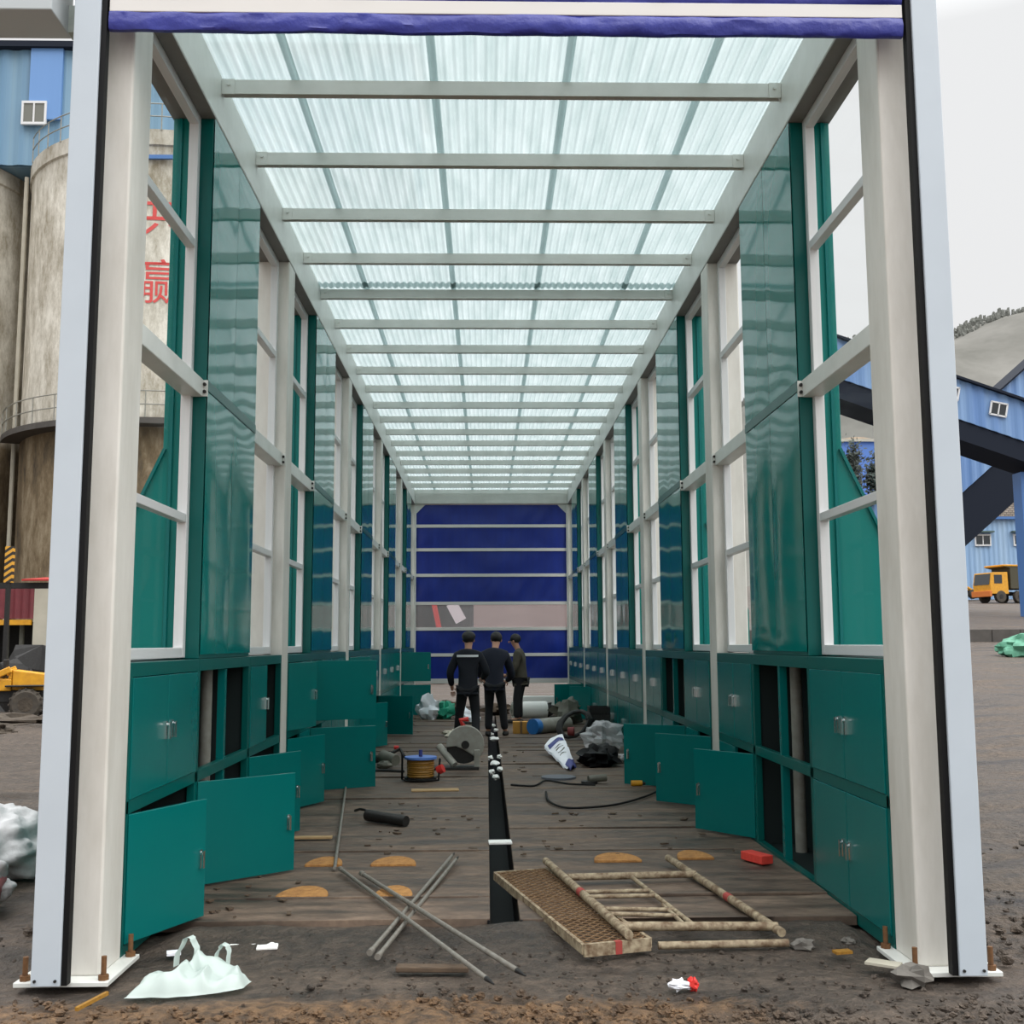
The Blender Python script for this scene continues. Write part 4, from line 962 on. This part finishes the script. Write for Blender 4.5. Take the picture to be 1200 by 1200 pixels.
MB().box(-12.9-1.6,-12.9+1.6,39.86,39.98,19.75,19.9).build('blue_line', M['steelblue'], sb)
# ring walkways with railings, one per silo
for s_, cx in ((sa,-25.5),(sb,-12.9)):
    for z, r, rl_ in ((9.55, RS+.7, True),):
        wk = MB(); AN = [rad(205+130*i/40) for i in range(41)]
        for p, q_ in zip(AN, AN[1:]): wk.add([(cx+rr*math.cos(t), 46.2+rr*math.sin(t), zz) for zz in (z, z+.22) for rr, t in ((RS-.05,p),(r,p),(r,q_),(RS-.05,q_))], [(0,1,2,3),(4,5,6,7),(1,2,6,5)])
        wk.build('walkway', M['kerb'], s_)
        q = MB()
        for hh in (.5, 1.0): q.tube([(cx+(r-.05)*math.cos(rad(a)), 46.2+(r-.05)*math.sin(rad(a)), z+.2+hh) for a in range(205, 336, 5)], .025, 5)
        for a in range(205, 336, 10): q.cyl((cx+(r-.05)*math.cos(rad(a)), 46.2+(r-.05)*math.sin(rad(a)), z+.2), (cx+(r-.05)*math.cos(rad(a)), 46.2+(r-.05)*math.sin(rad(a)), z+1.2), .025, n=5)
        q.build('railing', M['greypipe'], s_)
    q = MB(); r = RS+.1
    for hh in (.5, 1.0): q.tube([(cx+r*math.cos(rad(a)), 46.2+r*math.sin(rad(a)), 20.95+hh) for a in range(212, 329, 4)], .025, 5)
    for a in range(212, 329, 8): q.cyl((cx+r*math.cos(rad(a)), 46.2+r*math.sin(rad(a)), 20.9), (cx+r*math.cos(rad(a)), 46.2+r*math.sin(rad(a)), 21.95), .025, n=5)
    q.build('rim_railing', M['greypipe'], s_)
dp = empty('drain_pipe', (-18.75,43.6,0), 'thin rust stained pipe running down between the two silos', 'pipe')
MB().cyl((-18.75,43.6,.0),(-18.75,43.6,20.6),.09,n=8).build('pipe_run', M['beige'], dp)
bh = empty('silo_top_house', (-20,48,20.9), 'blue corrugated house standing on top of the silos', 'building')
m = MB(); n = 150
def fn(s_, t_): 
    x = -33+30*s_; return (x, 43.2+.06*(1 if (int(s_*n) % 4) < 2 else 0), 20.97+4.93*t_)
m.grid(n, 1, fn); m.box(-33,-3,43.4,50,20.97,25.9); m.build('wall', M['bluesilo'], bh)
MB().box(-33.3,-2.7,42.9,50.5,25.9,26.15).build('roof', M['darkunder'], bh)
MB().box(-18.6,-17.3,43.05,43.2,21.95+.9,25.9).build('blue_patch', clad('newer_blue_sheet', srgb(98,138,190), srgb(104,144,196), 1), bh)
wf = MB().box(-18.85,-17.85,42.98,43.1,22.6,22.7).box(-18.85,-17.85,42.98,43.1,23.5,23.6).box(-18.85,-18.77,42.98,43.1,22.7,23.5).box(-17.93,-17.85,42.98,43.1,22.7,23.5).box(-18.38,-18.32,42.98,43.1,22.7,23.5).build('window_frame', M['alu'], bh)
MB().box(-18.77,-17.93,43.02,43.05,22.7,23.5).build('window_glass', mat('dim_old_glass', srgb(112,112,104), .25), wf)

ht = empty('open_shed', (-13.2,31,0), 'dark red clad open shed with yellow beam behind the loader', 'shed')
def fn(s_, t_):
    return (-16+3.85*s_, 30+.03*math.sin(s_*120), 2.33+.8*t_)
MB().grid(120, 1, fn).build('red_fascia', M['redroof'], ht)
MB().box(-16,-12.2,29.95,30.05,2.16,2.30).build('yellow_beam', M['yellow'], ht)
MB().box(-16,-11.6,30.1,33,3.14,3.3).box(-16,-15.9,30.1,33,0,3.14).build('roof', M['dark'], ht)
MB().box(-12.15,-11.62,30.0,33,0,3.13).build('beige_side', M['beige'], ht)
q = MB()
for i in range(34): q.cyl((-12.45+.035*i*.0-.0+ (i % 17)*.05, 29.9, 3.36), (-12.45+(i % 17)*.05, 31.5, 3.5), .03, n=6)
q.build('red_tiles', mat('red_ridge_tiles', srgb(176,58,52), .7), ht)
for x in (-15.2,-14.4,-13.7,-13.0,-12.6): MB().cyl((x,30.4,0),(x,30.4,2.2),.07,n=8).build('post', M['machinegrey'], ht)
MB().box(-16,-12.2,32.9,33,0,2.3).build('back_wall', M['dark'], ht)
hz = empty('hazard_post', (-12.55,29.2,0), 'yellow and black striped post by the silos', 'post')
MB().box(-12.60,-12.40,29.1,29.25,3.25,4.2).build('striped_panel', M['hazard'], hz)
MB().box(-12.55,-12.45,29.12,29.22,0,3.25).build('stem', M['dark'], hz)

def loader(loc, yaw, label, s=1.0):
    L = empty('wheel_loader', loc, label, 'loader')
    def b(nm, m, fn, bev=.02): 
        q = MB(); fn(q); q.v = [tuple(Vector(p)*s+Vector(loc)) for p in q.v]; return q.build(nm, m, L, bev=bev)
    def wheel(x, y):
        q = MB().lathe([(.12,-.13),(.30,-.15),(.37,-.09),(.38,0),(.37,.09),(.30,.15),(.12,.13)], (x,y,.38), (0,1,0), 22)
        for k in range(16):
            a = 2*math.pi*k/16; q.obox((x+.375*math.cos(a), y, .38+.375*math.sin(a)), (.04,.28,.03), Matrix.Rotation(-a+math.pi/2,3,'Y'))
        q.v = [tuple(Vector(p)*s+Vector(loc)) for p in q.v]; w = q.build('wheel', M['tyre'], L, smooth=True)
        h = MB().cyl((x,y-.14,.38),(x,y+.14,.38),.17,n=16); h.v = [tuple(Vector(p)*s+Vector(loc)) for p in h.v]; h.build('hub', M['mudcol'], w, smooth=True)
    b('engine_hood', M['yellow'], lambda q: q.prism([(.45,.72),(1.32,.70),(1.36,.95),(1.15,1.10),(.45,1.20)], -.36, .36, lambda x, z, y: (x, y, z)))
    b('chassis', M['dark'], lambda q: q.box(-1.1,1.3,-.3,.3,.42,.72).box(1.2,1.42,-.3,.3,.5,.7))
    b('fender', M['dark'], lambda q: q.box(.32,1.2,-.58,-.3,.80,.84).box(.32,1.2,.3,.58,.80,.84))
    b('operator_platform', M['yellow'], lambda q: q.box(-.40,.44,-.4,.4,.70,.98).box(.36,.44,-.36,.36,.98,1.22))
    b('seat', M['dark'], lambda q: q.box(-.1,.25,-.2,.2,1.0,1.1).box(.2,.28,-.2,.2,1.1,1.45))
    b('lift_arm', M['yellow'], lambda q: q.bar((.42,-.42,1.22),(-1.35,-.42,.40),.09,.15).bar((.42,.42,1.22),(-1.35,.42,.40),.09,.15).bar((-.4,-.3,.55),(-1.0,-.3,.65),.06,.06))
    b('bucket', M['dark'], lambda q: q.prism([(-1.3,.15),(-1.9,.10),(-1.3,.70),(-1.22,.55)], -.7, .7, lambda x, z, y: (x, y, z)))
    for x in (-.62,.80):
        for y in (-.46,.46): wheel(x, y)
    L.rotation_euler = (0,0,yaw); return L
loader((-11.0,25.2,-.03), rad(14), 'small yellow wheel loader parked by the red shed', .92)
for i, (x, y, rx, ry, rz_, lb) in enumerate(((-10.5,23.6,1.6,.6,.16,'low brown mud heap in front of the yellow loader'),(-9.3,21.4,.35,.3,.14,'dark mud clump on the ground before the mud heap'),(-11.2,28.3,2.2,.7,1.15,'black heap of scrap below the beige shed side'))):
    tag(MB().ball((x,y,.0),(rx,ry,rz_),n=24,m=12,jit=.5,seed=30+i).build('mud_heap', M['mudcol' if i < 2 else 'dark'], smooth=False), lb, 'mud heap')
sx = [((-3.42,8.0,.20),(.34,.42,.26),0,'plump white woven sack on top of the pile by the entrance'),
      ((-3.30,7.18,.12),(.30,.22,.16),1,'grey white sack slumped at the front of the pile'),
      ((-4.3,8.5,.16),(.3,.5,.2),2,'white sack at the back of the pile by the entrance')]
for c, r, i, lb in sx:
    s_ = empty('woven_sack', (c[0],c[1],0), lb, 'sack', 'white sacks outside the entrance')
    q = MB().ball(c, r, 56, 36, .22, 40+i*3); q.v = [tuple(Vector(p)+(Vector(p)-Vector(c)).normalized()*(.05*abs(noise.noise(Vector(p)*5))+.02*noise.noise(Vector(p)*13))) for p in q.v]; sb_ = q.build('sack_body', M['sack'], s_); sb_.data.shade_smooth()
    if i == 1:
        MB().ball((c[0]+.22,c[1]-.03,c[2]+.0),(.07,.17,.10),12,8,.2,3).build('red_print', mat('faded_red_print', srgb(196,120,124), .7), s_, smooth=True)
    MB().tube([(c[0]-r[0]*.2,c[1]-.02,c[2]+r[2]*.8),(c[0]-r[0]*.1,c[1]-.02,c[2]+r[2]*1.15)], [.07,.03], 8).build('tied_neck', M['sack'], s_)
rk = R
for i, (x, y, s_, lb) in enumerate(((2.02,5.44,.075,'grey rubble lump at the road side column foot'),(1.66,6.0,.05,'small stone between the scaffold and the teal cabinet'),(-2.42,7.2,.07,'round grey stone beside the sacks'),(1.93,6.1,.03,'tiny pebble near the teal cabinet base'))):
    tag(MB().ball((x,y,s_*.35),(s_*1.2,s_,s_*.7),10,7,.45,50+i).build('stone', mat('grey_stone', srgb(104,100,94), .9) if i == 0 else bpy.data.materials['grey_stone'], smooth=False), lb, 'stone')
tag(MB().obox((1.95,5.62,.03),(.16,.09,.012),Matrix.Rotation(-.6,3,'Z')).build('cardboard_scrap', M['beige']), 'torn pale card scrap at the road side column foot', 'scrap')
tag(MB().obox((1.82,5.85,.025),(.09,.05,.014),Matrix.Rotation(.2,3,'Z')).build('wood_chip', M['cable_y']), 'small yellow wood chip near the road side column', 'chip')

# ------------------------------------------------------------------ right yard
def kerb():
    m = MB()
    for i in range(60):
        x0 = 9+i*1.2; z = 1.6*sst(3.6,10,x0)
        m.box(x0, x0+1.18, 45.7, 46.1, z-.3, z+.52)
    o = m.build('kerb_wall', M['kerb'], bev=.02); struct(o, 'dark wet kerb step along the far yard', 'kerb')
kerb()
def wrapped(c, r, seed):
    m = MB().ball(c, r, 30, 18, .3, seed); return m
tb = tag(wrapped((17.3,35.2,1.38),(.95,.5,.42),60).build('tarp_bundle', M['greentarp'], smooth=True), 'pale green tarp bundle lying in the road side yard', 'tarp')
def truck(loc, yaw):
    T = empty('dump_truck', loc, 'orange yellow dump truck parked before the pale blue building', 'truck')
    def b(nm, m, fn, par=None, bev=.03):
        q = MB(); fn(q); q.v = [tuple(Vector(p)+Vector(loc)) for p in q.v]; return q.build(nm, m, par or T, bev=bev)
    cab = b('cab', M['yellow'], lambda q: q.prism([(-1.0,.75),(-1.05,1.5),(-.85,2.6),(.75,2.65),(.8,.75)], -1.15, 1.15, lambda x, z, y: (x, y, z)))
    b('windscreen', M['darkglass'], lambda q: q.prism([(-1.06,1.55),(-.87,2.5),(-.83,2.5),(-1.02,1.55)], -1.0, 1.0, lambda x, z, y: (x-.02, y, z)), cab, 0)
    b('side_window', M['darkglass'], lambda q: q.box(-.65,.15,-1.17,-1.15,1.65,2.4).box(-.65,.15,1.15,1.17,1.65,2.4), cab, 0)
    b('bumper', mat('orange_red_bumper', srgb(196,108,40), .6), lambda q: q.box(-1.2,-.95,-1.2,1.2,.5,1.0))
    b('chassis', M['dark'], lambda q: q.box(-.9,5.8,-.45,.45,.65,.95))
    b('dump_body', mat('dark_olive_dump_body', srgb(66,62,44), .7), lambda q: q.prism([(1.0,1.2),(1.0,3.0),(.4,3.1),(.4,3.2),(6.0,3.2),(6.2,1.2)], -1.2, 1.2, lambda x, z, y: (x, y, z)))
    b('body_rim', M['yellow'], lambda q: q.box(.3,6.1,-1.25,1.25,3.15,3.3))
    for x in (.0,1.9,3.6,4.9):
        for y in (-1.0,1.0):
            w = b('wheel', M['tyre'], lambda q: q.cyl((x,y-.18,.52),(x,y+.18,.52),.52,n=22), None, .05)
            b('hub', M['dark'], lambda q: q.cyl((x,y-.2,.52),(x,y+.2,.52),.2,n=12), w, 0)
    T.rotation_euler = (0,0,yaw)
truck((44.3,96,4.98), rad(14))
loader((44.7,103,5.6), rad(200), 'yellow loader parked in front of the dump truck', 1.15)
b1 = empty('blue_building', (56,114,6), 'pale blue clad building behind the dump truck', 'building')
def fn(s_, t_):
    return (40+34*s_, 110+.06*(1 if int(s_*272) % 4 < 2 else 0), 5.5+8.4*t_)
MB().grid(272, 1, fn).box(40,74,110.2,120,5.5,13.9).build('wall', M['bluepale'], b1)
MB().box(39.6,74.4,109.6,120.4,13.9,14.15).build('roof', M['steelblue'], b1)
for x in (49.25, 53.2, 57.5):
    f = MB().box(x,x+1.65,109.85,110,11.2,11.35).box(x,x+1.65,109.85,110,12.25,12.4).box(x,x+.12,109.85,110,11.35,12.25).box(x+1.53,x+1.65,109.85,110,11.35,12.25).box(x+.78,x+.87,109.85,110,11.35,12.25).build('window', M['alu'], b1)
    MB().box(x+.12,x+1.53,109.9,109.95,11.35,12.25).build('window_glass', M['darkglass'], f)
    MB().box(x-.2,x+1.85,109.4,110,12.55,12.7).build('window_hood', mat('dull_green_hood', srgb(76,96,92), .7) if x < 50 else bpy.data.materials['dull_green_hood'], f)
b2 = empty('blue_building', (41,120,16), 'bright blue building glimpsed through the first road side window', 'building')
MB().box(36,46.5,121,128,8,23.9).build('wall', mat('bright_blue_cladding', srgb(84,122,190), .5), b2)
MB().box(35.7,46.8,120.7,128.3,23.9,24.2).build('roof', M['beige'], b2)
o = MB().box(48,80,124.6,126.5,5,17.5).build('wall_retaining', M['stone']); struct(o, 'coursed stone retaining wall above the pale blue building', 'retaining wall')
def bank(s_, t_):
    x = 44+50*s_; y = 126+26*t_; return (x, y, 17.4+13*t_+1.5*noise.noise(Vector((x*.15,y*.15,1))))
o = MB().grid(50, 20, bank).build('terrain_bank', mat('dry_brown_bank', srgb(150,130,108), .95, col2=srgb(108,94,80), scale=.4)); struct(o, 'dry brown earth bank above the stone wall', 'bank')
def tree(x, y, z, h, r, lb, seed, grp=None):
    t = empty('bushy_tree', (x,y,z), lb, 'tree', grp)
    MB().cyl((x,y,z-.5),(x,y,z+h*.5),r*.1,n=8).build('trunk', M['oldwood'], t)
    m = MB(); rr_ = random.Random(seed); hubs = []
    for i in range(22):
        a = rr_.uniform(0,6.28); hh = rr_.uniform(.15,1); q = r*(1.05-.8*hh)*rr_.uniform(.2,1)
        hubs.append(Vector((x+q*math.cos(a), y+q*math.sin(a), z+h*hh)))
    for i in range(3200):
        c = rr_.choice(hubs) + Vector((rr_.gauss(0,r*.24), rr_.gauss(0,r*.24), rr_.gauss(0,h*.06)))
        u = Vector((rr_.gauss(0,1), rr_.gauss(0,1), rr_.gauss(0,1))).normalized(); v = u.orthogonal().normalized(); k = rr_.uniform(.14,.32)
        m.add([c-u*k, c+v*k*.6, c+u*k, c-v*k*.6], [(0,1,2,3)])
    f = m.build('crown', M['treeleaf'], t); f['kind'] = 'stuff'
for i, (x, y, z, h, r, lb) in enumerate(((37.1,110,7,13.4,1.7,'dark upright tree before the bright blue building'),(38.0,106,7,12.0,1.5,'lower dark tree next to the upright one by the bright blue building'),
        (60.3,131,19,6.5,1.7,'dark bush on the brown bank above the stone wall'),(65.0,131.5,19,7.2,1.8,'dark bush farther along the brown bank near the blue post'),(57.0,133,20,4.0,1.4,'small dark bush on the brown bank'))):
    tree(x, y, z, h, r, lb, 70+i)

def gallery(nm, p0, p1, h0, under, yw, label, wins):
    """inclined enclosed conveyor: p0,p1 roof edge ends (x,z) at depth y"""
    y = yw; g = empty('conveyor_gallery', ((p0[0]+p1[0])/2, y, min(p0[1],p1[1])-h0), label, 'conveyor gallery')
    (x0,z0),(x1,z1) = p0, p1; dx, dz = x1-x0, z1-z0
    n = int(abs(dx)*6); m = MB()
    m.grid(n, 1, lambda s_, t_: (x0+dx*s_, y+.05*(1 if int(s_*n) % 4 < 2 else 0), z0+dz*s_-h0*t_))
    m.prism([(x0,z0),(x1,z1),(x1,z1-h0),(x0,z0-h0)], y+.08, y+3, lambda a, b, yy: (a, yy, b)); m.build('wall', M['blueclad'], g)
    MB().prism([(x0,z0),(x1,z1),(x1,z1+.14),(x0,z0+.14)], y-.25, y+3.2, lambda a, b, yy: (a, yy, b)).build('roof', M['darkunder'], g)
    MB().prism([(x0,z0-h0),(x1,z1-h0),(x1,z1-h0-under),(x0,z0-h0-under)], y+.1, y+2.9, lambda a, b, yy: (a, yy, b)).build('soffit_truss', M['darkunder'], g)
    for t in wins:
        cx, cz = x0+dx*t, z0+dz*t-h0*.42; ang = math.atan2(dz, dx)
        Mx = Matrix.Rotation(-ang*0.6, 3, 'Y')
        f = MB()
        for ox, oz, w, hh in ((0,.36,.95,.09),(0,-.36,.95,.09),(-.45,0,.09,.72),(.45,0,.09,.72),(0,0,.07,.72)):
            v = Mx @ Vector((ox,0,oz)); f.obox((cx+v.x, y-.04, cz+v.z), (w,.1,hh), Mx)
        w_ = f.build('window', M['alu'], g)
        MB().obox((cx, y-.02, cz), (.86,.05,.68), Mx).build('window_glass', M['darkglass'], w_)
    return g
gallery('a', (16.0,19.87), (33.0,13.93), 2.28, 1.15, 60, 'blue inclined conveyor gallery sloping down past the road side column', (.585,.742))
gallery('b', (22.0,7.6), (41.0,23.9), 4.4, 3.6, 72, 'farther blue conveyor gallery rising over the road side yard', ())
sp_ = empty('gallery_support', (30.0,61,2), 'blue steel support post under the conveyor galleries', 'post')
MB().box(30.05,31.1,60.8,61.8,2,11.1).build('post_shaft', M['steelblue'], sp_, bev=.03)
MB().box(29.95,31.2,60.7,61.9,2.4,2.9).build('post_foot', M['kerb'], sp_)

def hill():
    m = MB(); nx, ny = 150, 30
    def fn(s_, t_):
        x = 20+380*s_; y = 300+170*t_
        rz = 40+85*sst(30,150,x)+.12*max(0,x-150)+5*noise.noise(Vector((x*.03,1,2)))
        z = 8+(rz-8)*math.sin(min(1, t_*1.1)*math.pi/2)**1.0 + 4*noise.fractal(Vector((x*.03,y*.03,0)),1,2,4)*(.2+t_)
        return (x, y, z)
    m.grid(nx, ny, fn); o = m.build('hills', M['hill'], smooth=True, origin=(0,0,0)); struct(o, 'grey misty scrub hill behind the conveyor', 'hill')
    t = MB(); rr_ = random.Random(5)
    for i in range(1100):
        x = rr_.uniform(60, 300); s_ = (x-20)/380; v = fn(s_, rr_.uniform(.78, .95)); q = rr_.uniform(.5, 1.5)
        t.ball((v[0],v[1],v[2]+q*.6),(q*.7,q*.7,q*1.5),6,5,.5,i)
    o = t.build('treeline', mat('haze_tinted_ridge_scrub', srgb(112,113,108), 1, spec=0), origin=(0,0,0)); tag(o, 'fine scrub bushes along the ridge of the misty hill', 'trees', None, 'stuff')  # scrub colour greyed with the hill's painted haze
hill()
# beyond the far door
o = MB().box(-30,14,62,63,0,4.4).build('wall_boundary', M['concretewall']); struct(o, 'pinkish grey boundary wall beyond the far door', 'wall')
rp = empty('barrier_arm', (-2.1,46,0), 'leaning red barrier post seen through the clear door band', 'post')
MB().bar((-2.2,46,3.3),(-1.9,46,1.9),.2,.2).build('arm', M['redplastic'], rp)
MB().box(-2.25,-1.75,45.8,46.3,0,1.95).build('pedestal', M['dark'], rp)
vn = empty('parked_van', (-2.3,50,0), 'dark vehicle parked beyond the clear door band', 'van')
MB().box(-4.2,-.6,49,51,.5,4.0).build('van_body', M['dark'], vn, bev=.15)
MB().obox((-1.35,48.95,3.0),(.5,.06,.9),Matrix.Rotation(-.5,3,'Y')).build('white_panel', M['paper'], vn)
for x in (-3.5,-1.3): MB().cyl((x,48.95,.45),(x,51.05,.45),.45,n=18).build('wheel', M['tyre'], vn)

# ------------------------------------------------------------------ sky and camera
w = bpy.data.worlds.new('overcast'); SC.world = w; w.use_nodes = True
N, L = w.node_tree.nodes, w.node_tree.links
bg = N['Background']
tc = N.new('ShaderNodeTexCoord'); sp = N.new('ShaderNodeSeparateXYZ'); L.new(tc.outputs['Generated'], sp.inputs[0])
rp = N.new('ShaderNodeValToRGB'); e = rp.color_ramp.elements
e[0].position = .0; e[0].color = (.71,.71,.715,1); e[1].position = 1; e[1].color = (3.1,3.15,3.2,1)
for ps_, v in ((.48,.735),(.6,1.9),(.8,2.9)):
    x = e.new(ps_); x.color = (v, v*1.01, v*1.02, 1)
L.new(sp.outputs[2], rp.inputs[0]); L.new(rp.outputs[0], bg.inputs[0]); bg.inputs[1].default_value = 1.0

sl = bpy.data.lights.new('veiled_sun', 'SUN'); sl.energy = 1.7; sl.angle = rad(70); sl.color = (1,.985,.96)
so = bpy.data.objects.new('veiled_sun', sl); C.objects.link(so); so.rotation_euler = Vector((-.75,.35,-.75)).to_track_quat('-Z','Y').to_euler()
cam = bpy.data.cameras.new('camera'); co = bpy.data.objects.new('camera', cam); C.objects.link(co); SC.camera = co
f, pit, yaw, roll = 1293.85, .1189, .0231, .0044
F = Vector((math.sin(yaw)*math.cos(pit), math.cos(yaw)*math.cos(pit), math.sin(pit)))
r0 = Vector((math.cos(yaw), -math.sin(yaw), 0)); u0 = r0.cross(F)
rt = r0*math.cos(roll) - u0*math.sin(roll); upv = u0*math.cos(roll) + r0*math.sin(roll)
Mx = Matrix((rt, upv, -F)).transposed().to_4x4(); Mx.translation = Vector((0,0,1.6))
co.matrix_world = Mx
cam.sensor_width = 36; cam.lens = f/1200*36; cam.clip_end = 2000; cam.clip_start = .05
vs = SC.view_settings; vs.view_transform = 'Standard'; vs.look = 'None'; vs.gamma = 1; vs.use_curve_mapping = False; vs.exposure = 0.2
SC.cycles.max_bounces = 10; SC.cycles.transparent_max_bounces = 24; SC.cycles.diffuse_bounces = 5; SC.cycles.glossy_bounces = 4
SC.cycles.use_denoising = True
